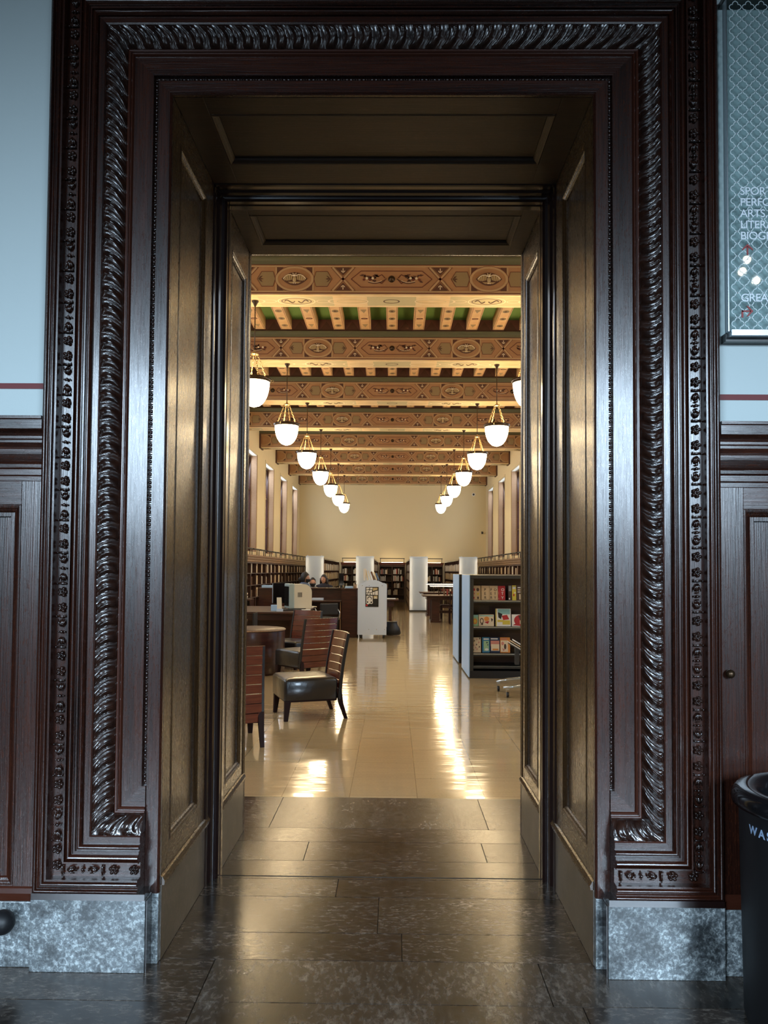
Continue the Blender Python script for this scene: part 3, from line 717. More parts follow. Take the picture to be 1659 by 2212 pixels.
def beam_art():
    """painted face ornament, local: x along the beam, z about the face middle, on the plane y=0 facing -Y"""
    b=MB()   # mats: 0 tan 1 dark 2 red 3 olive 4 cream
    def mp(x,z,d): return (x,-d,z)
    def poly(p,mi,d=.003): b.prism(p,mp,0,d,mi)
    def line(p,q,w,mi,d=.0045):
        dx,dz=q[0]-p[0],q[1]-p[1]; L=math.hypot(dx,dz) or 1; nx,nz=-dz/L*w/2,dx/L*w/2
        b.prism([(p[0]+nx,p[1]+nz),(p[0]-nx,p[1]-nz),(q[0]-nx,q[1]-nz),(q[0]+nx,q[1]+nz)],mp,0,d,mi)
    def outl(pts,w,mi,d=.0045,close=True):
        for i in range(len(pts)-(0 if close else 1)): line(pts[i],pts[(i+1)%len(pts)],w,mi,d)
    def el(cx,cz,rx,rz,mi,d=.003,n=28): poly([(cx+rx*math.cos(2*PI*k/n),cz+rz*math.sin(2*PI*k/n)) for k in range(n)],mi,d)
    def ring(cx,cz,rx,rz,w,mi,d=.0045,n=28): outl([(cx+rx*math.cos(2*PI*k/n),cz+rz*math.sin(2*PI*k/n)) for k in range(n)],w,mi,d)
    H=.215
    for zz,mi,w in ((.222,2,.014),(-.222,2,.014),(.196,0,.02),(-.196,0,.02)): line((-4.5,zz),(4.5,zz),w,mi,.005)
    for n in range(-4,5):                      # cells centred on multiples of 1.49: even = boss, odd = owl
        c=n*1.49
        if abs(c)>4.6: continue
        if n%2==0:
            hexa=[(c-.62,0),(c-.47,.125),(c+.47,.125),(c+.62,0),(c+.47,-.125),(c-.47,-.125)]
            hexa=[(max(-4.5,min(4.5,x)),z) for x,z in hexa]
            outl(hexa,.010,2)
            for s in (-1,1):
                if abs(c+s*.3)>4.5: continue
                # horn of fruit and leaves
                for k in range(15):
                    rn=random.Random(n*50+k+s); xx=c+s*(.33+rn.uniform(-.14,.13)); zz=.01+rn.uniform(-.05,.055)
                    an=rn.uniform(0,PI); l=.045
                    p=[(xx+l*math.cos(an),zz+l*.55*math.sin(an)),(xx-.016*math.sin(an),zz+.016*math.cos(an)),(xx-l*math.cos(an),zz-l*.55*math.sin(an)),(xx+.016*math.sin(an),zz-.016*math.cos(an))]
                    poly(p,1,.006)
                for k in range(4): el(c+s*(.29+.045*k),.012-.02*(k%2),.02,.018,2 if k%2 else 4,.008,10)
                pts=[(c+s*(.36-.28*k/8),-.045-.030*math.sin(PI*k/8)+.05*(k/8)**2) for k in range(9)]
                outl(pts,.012,1,.006,False); outl([(x,z+.014) for x,z in pts[:7]],.006,4,.007,False)
                for dz in (-.07,.07): outl([(c+s*.10,dz*.2),(c+s*.15,dz),(c+s*.20,dz*.6)],.010,2,.006,False)
        else:
            for s in (-1,1):                   # olive side panels with a leaf
                q=c+s*.43
                p=[(q-s*.135,.0),(q-s*.10,.115),(q+s*.075,.115),(q+s*.145,.0),(q+s*.075,-.115),(q-s*.10,-.115)]
                p=[(max(-4.5,min(4.5,x)),z) for x,z in p]
                poly(p,3,.004); outl(p,.008,2,.0055)
                if abs(q+s*.11)<4.4:
                    for a in (-.6,0,.6): poly([(q+s*.13,.0),(q+s*(.13-.05*math.cos(a))-.01*math.sin(a),.05*math.sin(a)+.012),(q+s*(.13-.085*math.cos(a)),.085*math.sin(a)),(q+s*(.13-.05*math.cos(a)),.05*math.sin(a)-.012)],1,.007)
                for zz in (-1,1):              # corner triangles
                    poly([(c+s*.27,zz*.18),(c+s*.17,zz*.18),(c+s*.27,zz*.085)],1,.004)
                line((c+s*.285,-.18),(c+s*.285,.18),.022,0,.005)
            ring(c,0,.272,.182,.03,0,.005); ring(c,0,.30,.20,.006,2,.006)
    for n in range(-3,3):                      # crossings between cells
        c=(n+.5)*1.49
        for s in (-1,1):
            line((c-.16,s*.18),(c+.16,-s*.18),.036,0,.0055)
            line((c-.185,s*.18),(c+.135,-s*.18),.006,2,.0065); line((c-.135,s*.18),(c+.185,-s*.18),.006,2,.0065)
            poly([(c-.115,s*.178),(c+.115,s*.178),(c,s*.058)],1,.0075)
            poly([(c-.006,s*.165),(c+.006,s*.165),(c+.006,s*.10),(c-.006,s*.10)],4,.009)
            for k in (-1,1): poly([(c,s*.095),(c+k*.028,s*.135),(c+k*.03,s*.115)],4,.009)
    return b
def owl_mesh():
    b=MB()
    def mp(x,z,d): return (x,-d,z)
    def lens(rx,rz,n=12):
        P=[]
        for k in range(n): a=-1+2*k/n; P.append((rx*a,rz*(1-a*a)))
        for k in range(n): a=1-2*k/n; P.append((rx*a,-rz*(1-a*a)))
        return P
    b.prism(lens(.198,.10),mp,0,.010,1)
    # spread wings: curved cream leading edge with hanging feathers
    for s in (-1,1):
        lead=[(s*.026,.040),(s*.055,.062),(s*.095,.060),(s*.132,.042),(s*.160,.014),(s*.172,-.004)]
        low=[(s*.036,-.012),(s*.060,-.020),(s*.088,-.026),(s*.112,-.026),(s*.138,-.022),(s*.165,-.012)]
        for k in range(5):
            g=.22; q0=(lead[k][0]+(lead[k+1][0]-lead[k][0])*g,lead[k][1]-.006); w0=(low[k][0]+(low[k+1][0]-low[k][0])*g,low[k][1]); b.prism([q0,(lead[k+1][0],lead[k+1][1]-.006),low[k+1],((w0[0]+low[k+1][0])/2,w0[1]-.010),w0],mp,.010,.015,3)
        b.tube([(x,-.017,z) for x,z in lead],.0075,5,2)
    b.sph((0,-.012,-.012),(.030,.022,.05),10,6,3); b.sph((0,-.014,.052),(.030,.022,.024),10,6,2)
    for s in (-1,1):
        b.sph((s*.012,-.034,.055),.0075,6,4,1); b.prism([(s*.012,.07),(s*.030,.068),(s*.026,.092)],mp,.012,.02,2)
        b.sph((s*.014,-.016,-.070),(.010,.01,.010),6,4,2)
    b.prism([(-.10,-.05),(.10,-.05),(.06,-.074),(-.06,-.074)],mp,.008,.014,3)
    return b
art_me=None
BNAMES=['hidden above the doorway head','just inside the doorway','nearest whole one seen from the doorway','second','third','fourth','fifth','sixth','seventh','last one against the far wall']
beam0=None
def make_beam():
    r=empty('ceiling_beam',(0,0,0),label='x',cat='ceiling beam',group='painted ceiling beams across the reading room')
    b=MB(); b.box(-XW,-BW,5.745,XW,BW,6.20,0); b.build('beam_core',M['bm_face'],r)
    b=MB(); b.box(-XW,-BW-.004,5.72,XW,BW+.004,5.745,0)
    def el(cx,rx,ry,w,mi,n=24):
        for k in range(n):
            a,c=2*PI*k/n,2*PI*(k+1)/n
            b.add([(cx+(rx)*math.cos(a),ry*math.sin(a),5.717),(cx+(rx)*math.cos(c),ry*math.sin(c),5.717),(cx+(rx-w)*math.cos(c),(ry-w)*math.sin(c),5.717),(cx+(rx-w)*math.cos(a),(ry-w)*math.sin(a),5.717)],[(0,1,2,3)],mi)
    for n in range(-3,4):
        c=n*1.49
        if n%2:
            b.box(c-.58,-.22,5.7185,c+.58,.22,5.7195,2)
            el(c,.30,.19,.02,1); el(c,.24,.14,.016,3)
            for k in (-1,1): el(c+k*.42,.11,.07,.012,1); b.tube([(c+k*(.03+.155*q/10),.062*math.sin(q*.62),5.716) for q in range(11)],.008,5,3)
        else:
            if n==0: b.box(-.38,-.2,5.7185,.38,.2,5.7195,2); el(0,.13,.09,.02,3)
            for k in (-1,1): el(c+k*.68,.32,.15,.018,1); el(c+k*.62,.24,.07,.012,2)
    b.build('beam_soffit',[M['bm_soffit'],M['bm_cream'],M['bm_pale'],M['bm_dark']],r)
    b=MB(); b.prism([(-BW,6.19),(-BW-.02,6.20),(-BW-.03,6.24),(-BW-.055,6.27),(-BW-.06,6.30),(BW+.06,6.30),(BW+.055,6.27),(BW+.03,6.24),(BW+.02,6.20),(BW,6.19)],lambda y,z,x:(x,y,z),-XW,XW); b.build('beam_cornice',M['bm_greendk'],r)
    def fz(b):
        b.box(-XW,-BW+.03,6.30,XW,BW-.03,6.56,0)
        for k in range(-8,9):
            c=(k+.5)*.53
            b.prism([(c-.15,6.32),(c+.15,6.32),(c,6.52)],lambda x,z,d:(x,-d,z),BW-.03,BW-.024,1)
    one('beam_frieze',[M['frieze'],M['bm_dark']],r,fz)
    fa=beam_art().build('painted_panels',[M['bm_tan'],M['bm_dark'],M['bm_red'],M['bm_olive'],M['bm_cream']],r,loc=(0,-BW,5.97))
    ow=owl_mesh().build('owl_emblem',[M['bm_olive'],M['bm_dark'],M['bm_cream'],M['bm_gold']],r,loc=(-1.49,-BW-.004,5.97))
    for c in (1.49,-4.36,4.36)[:1]:
        o=ow.copy(); COL.objects.link(o); o.location=(c,-BW-.004,5.97)
    for x in (-2.98,0,2.98):
        def bs(b):
            b.T=lambda p:(x+p[0],-BW-p[2],5.97+p[1])
            b.lathe([(.052,0),(.052,.012),(.040,.02),(.034,.035),(.022,.05),(.0,.055)],n=16)
        one('boss',M['bronze'],r,bs)
    def ends(b):
        for s in (-1,1): b.box(s*XW,-BW-.02,5.70,s*(XW-.06),BW+.02,6.22)
    one('end_block',M['bm_dark'],r,ends)
    return r
beam0=make_beam()
for i,y in enumerate(BEAM_Y):
    lab='painted brown ceiling beam with owls and scrolls, '+['over the doorway inside the reading room','second from the doorway wall','frontmost of those visible, behind the first pendants','second visible one, above the first pendant pair','third visible one','fourth visible one','fifth visible one','sixth visible one','seventh visible one','farthest one, against the far wall'][i]
    if i==0: beam0.location=(0,y,0); beam0['label']=lab
    else: copy_tree(beam0,None,(0,y,0),0,lab)

# ------------------------------------------------------------------ pendant lamps
def make_lamp():
    r=empty('pendant_lamp',label='x',cat='pendant lamp',group='opal bowl pendant lamps in two rows')
    one('canopy',M['bronze'],r,lambda b:b.lathe([(.055,0),(.055,-.015),(.035,-.04),(.018,-.08),(.012,-.09)],(0,0,0),16))
    one('rod',M['bronze'],r,lambda b:b.tube([(0,0,-.05),(0,0,-.82)],.0085,8))
    one('crown_ring',M['brass'],r,lambda b:(b.lathe([(.012,-.80),(.03,-.82),(.062,-.83),(.066,-.845),(.055,-.855),(.02,-.86)],(0,0,0),16),b.sph((0,0,-.79),.018,8,6)))
    for k in range(4):
        a=PI/4*.6+k*PI/2
        def chn(b):
            p0=Vector((.055*math.cos(a),.055*math.sin(a),-.85)); p1=Vector((.205*math.cos(a),.205*math.sin(a),-1.235)); n=11
            for i in range(n):
                c=p0.lerp(p1,(i+.5)/n); t=(p1-p0).normalized(); u=Vector((-math.sin(a),math.cos(a),0)) if i%2 else t.cross(Vector((-math.sin(a),math.cos(a),0)))
                L=.026; W_=.011
                b.tube([c+t*L*math.cos(q*PI/4)+u*W_*math.sin(q*PI/4) for q in range(9)],.0042,5)
            b.tube([p1-(p1-p0)*.12,p1+Vector((0,0,-.01))],[.012,.008],6)
        one('chain',M['brass'],r,chn)
    one('rim',M['bronze'],r,lambda b:b.lathe([(.236,-1.225),(.258,-1.228),(.268,-1.245),(.262,-1.262),(.252,-1.285),(.244,-1.29),(.238,-1.27),(.236,-1.225)],(0,0,0),32,cap=False))
    for k in range(3):
        def hk(b):
            a=.2+k*2*PI/3; b.tube([(.262*math.cos(a),.262*math.sin(a),-1.25),(.292*math.cos(a),.292*math.sin(a),-1.235),(.300*math.cos(a),.300*math.sin(a),-1.255),(.285*math.cos(a),.285*math.sin(a),-1.275)],.006,6)
        one('rim_hook',M['brass'],r,hk)
    one('bowl',M['lamp_glass'],r,lambda b:b.lathe([(.238*(1-(k/14)**2.3)**.5 if k<14 else 0,-1.262-.42*(k/14)) for k in range(15)],(0,0,0),32,cap=False))
    return r
lamp0=make_lamp(); first=True
ORD=['nearest the doorway, hidden by the jamb','first visible from the doorway','second','third','fourth','fifth','sixth','seventh']
ORD=['beside the doorway wall','nearest in view, cut by the jamb','second in view','third in view','fourth in view','fifth in view','sixth in view','seventh and farthest in view']
for i in range(8):
    y=9.13+3.75*(i-1)
    for s in (-1,1):
        lab='opal glass bowl pendant in the %s row, %s'%('left' if s<0 else 'right',ORD[i])
        if first: lamp0.location=(s*2.14,y,5.72); lamp0['label']=lab; first=False
        else: copy_tree(lamp0,None,(s*2.14,y,5.72),0,lab)

# ------------------------------------------------------------------ books
bookm=[bookmat('cream_book',(.74,.64,.46)),bookmat('tan_book',(.55,.40,.24)),bookmat('ivory_book',(.75,.68,.54)),bookmat('brown_book',(.16,.08,.04)),bookmat('red_book',(.30,.045,.03)),bookmat('grey_book',(.33,.33,.32)),bookmat('white_book',(.66,.66,.64)),bookmat('blue_book',(.10,.18,.32))]
page=bookmat('page_edge',(.62,.57,.45))
protoB={}
def book(name,mi,t,h,d,loc,rz=0,tilt=0,label=None,group=None,flat=False):
    """upright book; spine faces local -Y; local x = thickness"""
    key=(mi,round(t,3),round(h,3),round(d,3))
    if key not in protoB:
        b=MB(); b.box(0,0,0,t,.004,h,0); b.box(0,.004,0,.003,d,h,0); b.box(t-.003,.004,0,t,d,h,0); b.box(.003,.004,.003,t-.003,d-.004,h-.003,1)
        o=b.build(name,[bookm[mi],page],None); protoB[key]=o.data; first_=o
    else:
        first_=bpy.data.objects.new(name,protoB[key]); COL.objects.link(first_)
    o=first_; o.location=loc; o.rotation_euler=(0,tilt,rz) if not flat else (PI/2,0,rz) 
    if label: tag(o,label,'book',group)
    return o
TS_=[.03,.04,.055]; HS_=[.22,.25,.28]
# wall bookcases along both sides
SH=[.10,.31,.67,1.045,1.407]
rng=random.Random(11)
BAYS=[y-.88 for y in (14.25,18.0,21.75,25.5,29.25,33.0)]
fb=MB()
ORDW=['first','second','third','fourth','fifth','sixth','seventh','eighth','ninth','tenth','eleventh','twelfth','thirteenth','fourteenth','fifteenth','sixteenth','seventeenth','eighteenth','nineteenth','twentieth']
CN=['cream','tan','ivory','brown','red','grey','white','blue']
def wall_case(s):
    nm='left' if s<0 else 'right'
    for bi in range(6):
        y0=12.9+3.75*bi; y1=y0+3.75
        if bi==5: y1=35.3
        r=empty('bookcase',(0,0,0),label='dark wooden wall bookcase on the %s side with golden cornice, %s'%(nm,['nearest the doorway','second from the doorway','third from the doorway','fourth from the doorway','fifth from the doorway','farthest, in the corner'][bi]),cat='bookcase',group='%s wall bookcases'%nm)
        xf=s*4.2; xb=s*4.57
        def body(b):
            b.box(xb,y0,0,s*4.55,y1,1.76); b.box(xf,y0,0,xb,y1,.10); b.box(xf,y0,1.70,xb,y1,1.76)
        one('carcass',M['dark_wood2'],r,body)
        n=4
        for k in range(n+1):
            yy=y0+(y1-y0)*k/n; w=.05 if k in (0,n) else .02
            bx('upright',M['dark_wood2'],r,xf+(-s*.008 if k in(0,n) else 0),max(y0,yy-w),.1,xb,min(y1,yy+w),1.70)
        for z in SH[1:]:
            bx('shelf',M['dark_wood2'],r,xf,y0+.05,z-.025,xb,y1-.05,z)
        pr=[(0,1.74),(.02,1.76),(.025,1.80),(.05,1.83),(.06,1.88),(.09,1.90),(.10,1.95),(-.37,1.95),(-.37,1.74)]
        one('cornice',M['cornice_wood'],r,lambda b:b.prism(pr,lambda h,z,y:(s*(4.2-h),y,z),y0,y1),bevel=.002)
        # picture lights: a black rail on bracket posts over the cornice
        lr=empty('bookcase_light',(0,0,0),label='black bracketed lamp rail standing on the %s wall cornice, %s'%(nm,['nearest the doorway','second from the doorway','third from the doorway','fourth from the doorway','fifth from the doorway','farthest, in the corner'][bi]),cat='light fitting',group='%s cornice lamp rails'%nm)
        for q in range(3):
            ya=y0+.12+q*(y1-y0)/3; yb=ya+(y1-y0)/3-.24
            bx('lamp_housing',M['black'],lr,s*4.12,ya,2.115,s*4.22,yb,2.15,bevel=.004)
            for yy in (ya+.05,yb-.05): one('post',M['black'],lr,lambda b:b.tube([(s*4.2,yy,1.95),(s*4.2,yy,2.12)],.012,6))
        # books
        if bi<(1 if s<0 else 2): continue
        for ri,z in enumerate((1.407,1.045,.67)):
            if s>0 and ri>0: continue
            lab='pale spined book on the %s shelf of the %s wall bookcase, %s bay'%(['top','second','third'][ri],nm,['','second','third','fourth','fifth','farthest'][bi])
            num=0
            for k in range(4):
                yy=y0+(y1-y0)*k/4+.07; ye=y0+(y1-y0)*(k+1)/4-.05
                yy+=rng.uniform(.0,.2); lim=min(ye,yy+rng.uniform(.25,.7))
                cnt=0
                while yy<lim and cnt<(3 if ri else 4):
                    t=rng.choice([.05,.07,.09]); h=rng.choice(HS_); mi=rng.choice([0,0,1,2,2,1,3])
                    if bi==5:
                        fb.box(s*4.23,yy,z,s*4.41,yy+t-.002,z+h,[0,2,1,3,4,5][mi] if mi<4 else 0); yy+=t+.03; cnt+=1; continue
                    lab='%s book, %s shelf, %s wall, %s bay, %s from the near end'%(CN[mi],['top','second','third'][ri],nm,['','second','third','fourth','fifth','farthest'][bi],ORDW[min(19,num)]); num+=1
                    b_=book('book',mi,t,h,.18,(0,0,0),0,0,lab,'books in the %s wall bookcases'%nm)
                    b_.rotation_euler=(0,0,PI/2 if s<0 else -PI/2); b_.location=(s*4.23,yy if s<0 else yy+t,z)
                    yy+=t+rng.choice([0,0,.03,.1]); cnt+=1
wall_case(-1); wall_case(1)
# far wall bookcases between the stacks
FS=[.12,.342,.677,1.012,1.347]
for i,(x0,x1,nm) in enumerate(((-2.45,-1.42,'left'),(-.62,.62,'middle'),(1.40,2.45,'right'))):
    r=empty('bookcase',(0,0,0),label='dark bookcase against the far wall, %s one of the three between the stacks'%nm,cat='bookcase',group='far wall bookcases')
    yf=34.95
    one('carcass',M['dark_wood2'],r,lambda b:(b.box(x0,Y1-.02,0,x1,Y1-.001,1.78),b.box(x0,yf,0,x1,Y1-.02,.12),b.box(x0,yf,1.70,x1,Y1-.02,1.78)))
    one('cornice',M['chair_red'],r,lambda b:(b.box(x0-.02,yf-.04,1.78,x1+.02,Y1-.001,1.85),b.box(x0-.04,yf-.07,1.85,x1+.04,Y1-.001,1.90)),bevel=.01)
    for xx in (x0,(x0+x1)/2-.02,x1-.04): bx('upright',M['dark_wood2'],r,xx,yf,.12,xx+.04,Y1-.02,1.70)
    for z in FS[1:]: bx('shelf',M['dark_wood2'],r,x0+.04,yf,z-.03,x1-.04,Y1-.02,z)
    lf=empty('bookcase_light',(0,0,0),label='thin black lamp frame standing on the %s far bookcase'%nm,cat='light fitting',group='far wall lamp frames')
    bx('lamp_housing',M['black'],lf,x0+.02,yf-.02,2.08,x1-.02,yf+.10,2.115)
    for xx in (x0+.05,x1-.05): bx('post',M['black'],lf,xx-.012,yf+.0,1.90,xx+.012,yf+.024,2.08)
    bx('tube_lamp',M['strip'],lf,x0+.1,yf+.30,1.902,x1-.1,yf+.34,1.915)
    for ri,z in enumerate(FS[1:]):
        num=0
        for half in range(2):
            xx=x0+.06+half*(x1-x0)/2; xe=xx+(x1-x0)/2*rng.uniform(.5,.95)-.06
            while xx<xe-.05:
                t=rng.choice([.04,.055]); h=rng.choice([.20,.23,.26]); mi=rng.choice([6,6,2,5,4,0,6,3])
                book('book',mi,t,h,.18,(xx,yf+.03,z),0,0,'%s book, %s shelf, %s far wall bookcase, %s from the left'%(CN[mi],['lowest','second lowest','second highest','highest'][ri],nm,ORDW[min(19,num)]),'books in the far wall bookcases'); num+=1
                xx+=t+rng.choice([0,0,0,.05])
# free standing stacks with frosted end panels
sb=fb
for i,(cx,nm) in enumerate(((-2.87,'far left'),(-1.0,'centre left'),(1.0,'centre right'),(2.84,'far right'))):
    r=empty('book_stack',(0,0,0),label='tall book range with a frosted white glowing end panel, %s of the four'%nm,cat='book stack',group='book ranges with frosted end panels')
    ya,yb=26.32,34.6 if abs(cx)<2 else 34.6; x0,x1=cx-.34,cx+.34
    one('carcass',M['dark_wood'],r,lambda b:(b.box(cx-.02,ya+.05,.0,cx+.02,yb,1.93),b.box(x0+.03,ya+.05,0,x1-.03,yb,.10),b.box(x0,ya+.05,1.90,x1,yb,1.95),b.box(x0,ya+.05,0,x1,ya+.10,1.95),b.box(x0,yb-.04,0,x1,yb,1.95)))
    for z in (.42,.78,1.14,1.50):
        bx('shelf',M['dark_wood'],r,x0+.02,ya+.1,z-.02,x1-.02,yb-.04,z)
    for k in range(1,9):
        yy=ya+.05+k*(yb-ya-.05)/9; bx('upright',M['dark_wood'],r,x0+.02,yy-.012,.1,x1-.02,yy+.012,1.9)
    ep=bx('end_panel',M['frost_panel'],r,x0+.005,26.20,.05,x1-.005,26.212,2.03,bevel=.002)
    bx('panel_base',M['charcoal'],r,x0,26.19,0,x1,26.34,.05)
    bx('panel_cap',M['white_metal'],r,x0,26.195,2.0,x1,26.30,2.035)
    for sx in (x0+.045,x1-.045):
        one('tube_lamp',M['strip'],r,lambda b:b.tube([(sx,26.265,.10),(sx,26.265,1.97)],.010,8))
        one('bolt',M['chrome'],r,lambda b:b.tube([(sx+.03*(1 if sx<cx else -1),26.20,2.045),(sx+.03*(1 if sx<cx else -1),26.23,2.045)],.014,8))
    sides=(1,) if cx<0 else (-1,)
    for sd in (-1,1):
        for z in (.10,.42,.78,1.14,1.50):
            yy=ya+.15
            while yy<yb-.1:
                t=rng.uniform(.03,.06); h=rng.uniform(.2,.28)
                if rng.random()<.8:
                    sb.box(cx+sd*.31,yy,z,cx+sd*.12,yy+t-.003,z+h,rng.randrange(6))
                yy+=t
o=sb.build('stack_books',[bookm[0],bookm[2],bookm[1],bookm[6],bookm[3],bookm[0]],None); tag(o,'rows of pale spined books filling the long ranges and the farthest wall shelves','books',kind='stuff')
# wall camera on the far wall
o=empty('wall_speaker',(3.98,Y1,5.28),label='small round black and white wall speaker high on the far wall',cat='speaker')
def wsp(b,r,d): b.T=lambda p:(p[0],-p[2],p[1]); b.lathe([(r,0),(r,d*.7),(r*.8,d)],n=20)
one('rim',M['paper'],o,lambda b:wsp(b,.085,.02)); one('cone',M['black'],o,lambda b:wsp(b,.05,.03))
o=empty('ceiling_camera',(4.4,Y1,3.4),label='small black bracket camera on the far wall near the right corner',cat='camera')
one('body',M['black'],o,lambda b:(b.sph((0,-.12,0),(.05,.05,.05),12,8),b.box(-.02,-.1,-.02,.02,0,.02),b.box(-.03,-.015,-.06,.03,0,.06)))

# ================================================================== FURNITURE
def rbox(b,x0,y0,z0,x1,y1,z1,mi=0): b.box(x0,y0,z0,x1,y1,z1,mi)
# ---- slatted lounge chairs (local +X is the way the sitter faces)
def make_chair():
    r=empty('lounge_chair',label='x',cat='chair',group='slatted mahogany lounge chairs with black leather seats')
    def seat(b):
        def sec(x,e): # rounded box section ring
            return x
        rows=[]
        for z,i in ((.205,.0),(.21,-.004),(.39,-.004),(.405,.003),(.415,.014),(.420,.035),(.424,.12)):
            x0,x1,y0,y1=-.26+i,.285-i,-.295+i,.295-i; c=.03
            P=[(x0+c,y0),(x1-c,y0),(x1-.01,y0+.01),(x1,y0+c),(x1,y1-c),(x1-.01,y1-.01),(x1-c,y1),(x0+c,y1),(x0+.01,y1-.01),(x0,y1-c),(x0,y0+c),(x0+.01,y0+.01)]
            P.append(P[0]); rows.append([(p[0],p[1],z) for p in P])
        b.grid(rows,0,True)
        b.add(rows[-1][:-1],[list(range(12))],0,True); b.add(rows[0][:-1],[list(range(12))[::-1]],0)
    one('seat',M['leather'],r,seat)
    one('seat_rail',M['chair_dark'],r,lambda b:b.box(-.26,-.28,.185,.27,.28,.21),bevel=.004)
    def xb(z): return -.272-.10*max(0,z-.15)-.12*max(0,z-.45)**1.5
    zs=[(.20+.083*k,.20+.083*k+.076) for k in range(8)]
    for i,(z0,z1) in enumerate(zs):
        if i==0: z0,z1=.20,.276
        b=MB(); n=10; wt=.30-.015*(i/7)
        fr=[];bk=[]
        for z in (z0,z1):
            fr.append([(xb(z)-.045*math.cos(PI/2*(2*k/n-1))+.006,wt*(2*k/n-1),z) for k in range(n+1)])
            bk.append([(xb(z)-.045*math.cos(PI/2*(2*k/n-1))-.012,wt*(2*k/n-1),z) for k in range(n+1)])
        b.grid(fr); b.grid(bk); b.grid([fr[0],bk[0]],0,False); b.grid([fr[1],bk[1]],0,False)
        for k in (0,n): b.add([fr[0][k],fr[1][k],bk[1][k],bk[0][k]],[(0,1,2,3)])
        b.build('slat',M['chair_red'],r)
    for q in (-1,1):
        def post(b):
            P=[(xb(z)+.004,q*(.290-.015*(z-.2)/.66),z) for z in (.2,.35,.5,.65,.80,.855)]
            for i in range(len(P)-1):
                a,c=P[i],P[i+1]
                b.add([(a[0]-.022,a[1]-.008,a[2]),(a[0]+.008,a[1]-.008,a[2]),(a[0]+.008,a[1]+.012,a[2]),(a[0]-.022,a[1]+.012,a[2]),(c[0]-.022,c[1]-.008,c[2]),(c[0]+.008,c[1]-.008,c[2]),(c[0]+.008,c[1]+.012,c[2]),(c[0]-.022,c[1]+.012,c[2])],[(0,3,2,1),(4,5,6,7),(0,1,5,4),(1,2,6,5),(2,3,7,6),(3,0,4,7)])
        one('back_post',M['black'],r,post)
    def leg(x0,y0,x1,y1,w0,w1,zt):
        b=MB()
        P=[]
        for (x,y,z,w) in ((x1,y1,0,w1),((x0+x1)/2+(.012 if x1<x0 else 0)*1,(y0+y1)/2,zt/2,(w0+w1)/2),(x0,y0,zt,w0)):
            P.append([(x-w/2,y-w/2,z),(x+w/2,y-w/2,z),(x+w/2,y+w/2,z),(x-w/2,y+w/2,z),(x-w/2,y-w/2,z)])
        b.grid(P,0,False); b.add(P[0][:4],[(0,1,2,3)]); b.add(P[2][:4],[(0,1,2,3)])
        b.build('leg',M['chair_dark'],r,bevel=.003)
    for q in (-1,1): leg(.245,q*.262,.262,q*.266,.062,.038,.205)
    for q in (-1,1): leg(-.275,q*.270,-.355,q*.274,.055,.034,.30)
    return r
c0=make_chair()
c0.location=(-1.42,3.90,0); c0.rotation_euler=(0,0,math.radians(109)); c0['label']='nearest slatted chair seen from behind, half hidden by the left jamb'
copy_tree(c0,None,(-.845,5.13,0),math.radians(200),'slatted chair with black leather seat standing alone in full view, facing left')
copy_tree(c0,None,(-1.16,7.82,0),math.radians(134),'slatted chair turned away beside the round drum table')
copy_tree(c0,None,(-1.50,9.20,0),math.radians(238),'rearmost slatted chair, its red back against the computer table')
# ---- drum table
dt=empty('drum_table',(-2.03,8.5,0),label='round dark drum side table left of the slatted chairs',cat='table')
one('drum',M['dark_wood'],dt,lambda b:b.lathe([(.47,0),(.48,.02),(.50,.03),(.50,.615)],n=56))
one('table_top',M['dark_wood2'],dt,lambda b:b.lathe([(.50,.618),(.508,.622),(.508,.640),(.500,.646),(0,.646)],n=56,cap=False))
one('top_band',M['cornice_wood'],dt,lambda b:b.lathe([(.5085,.624),(.511,.627),(.511,.637),(.5085,.640)],n=56,cap=False))
# ---- long reading table with the computer
rtb=empty('reading_table',(0,0,0),label='long dark reading table carrying the beige computer at the left',cat='table')
bx('table_top',M['dark_wood2'],rtb,-4.0,11.0,.715,-1.55,13.3,.75,bevel=.006)
one('apron',M['dark_wood'],rtb,lambda b:(b.box(-3.9,11.1,.60,-1.65,11.13,.715),b.box(-3.9,13.17,.60,-1.65,13.2,.715),b.box(-1.68,11.1,.60,-1.65,13.2,.715),b.box(-3.9,11.1,.60,-3.87,13.2,.715)))
for x in (-3.8,-1.75):
    for y in (11.2,13.1): bx('leg',M['dark_wood'],rtb,x-.05,y-.05,0,x+.05,y+.05,.715,bevel=.006)
bx('modesty_panel',M['dark_wood'],rtb,-3.75,12.1,.12,-1.8,12.14,.70)
# computer: seen from behind, rounded grey-green back half, ivory side
cm=empty('computer',(-1.86,12.0,.75),rz=math.radians(-70),label='beige rounded computer monitor standing on the long reading table',cat='computer')
def shell(b,x0,x1,y0,y1,z0,z1,c,mi=0):
    P=[]
    n=6
    for k in range(n+1): a=PI/2*k/n; P.append((y1-c+c*math.sin(a),z1-c+c*math.cos(a)))
    P+=[(y1,z0),(y0,z0),(y0,z1)]
    b.prism(P,lambda y,z,x:(x,y,z),x0,x1,mi)
one('back_housing',M['ivory'],cm,lambda b:shell(b,-.20,.20,-.02,.32,.03,.485,.15),bevel=.012)
one('front_bezel',M['greygreen'],cm,lambda b:b.box(-.225,-.12,.02,.225,-.02,.495),bevel=.02)
one('screen',M['black_gloss'],cm,lambda b:b.box(-.19,-.125,.07,.19,-.118,.44))
one('vent',M['charcoal'],cm,lambda b:[b.box(.2,.05+.022*k,.24,.203,.062+.022*k,.33) for k in range(4)] and None)
one('foot',M['charcoal'],cm,lambda b:b.box(-.16,-.06,0,.16,.22,.03),bevel=.006)
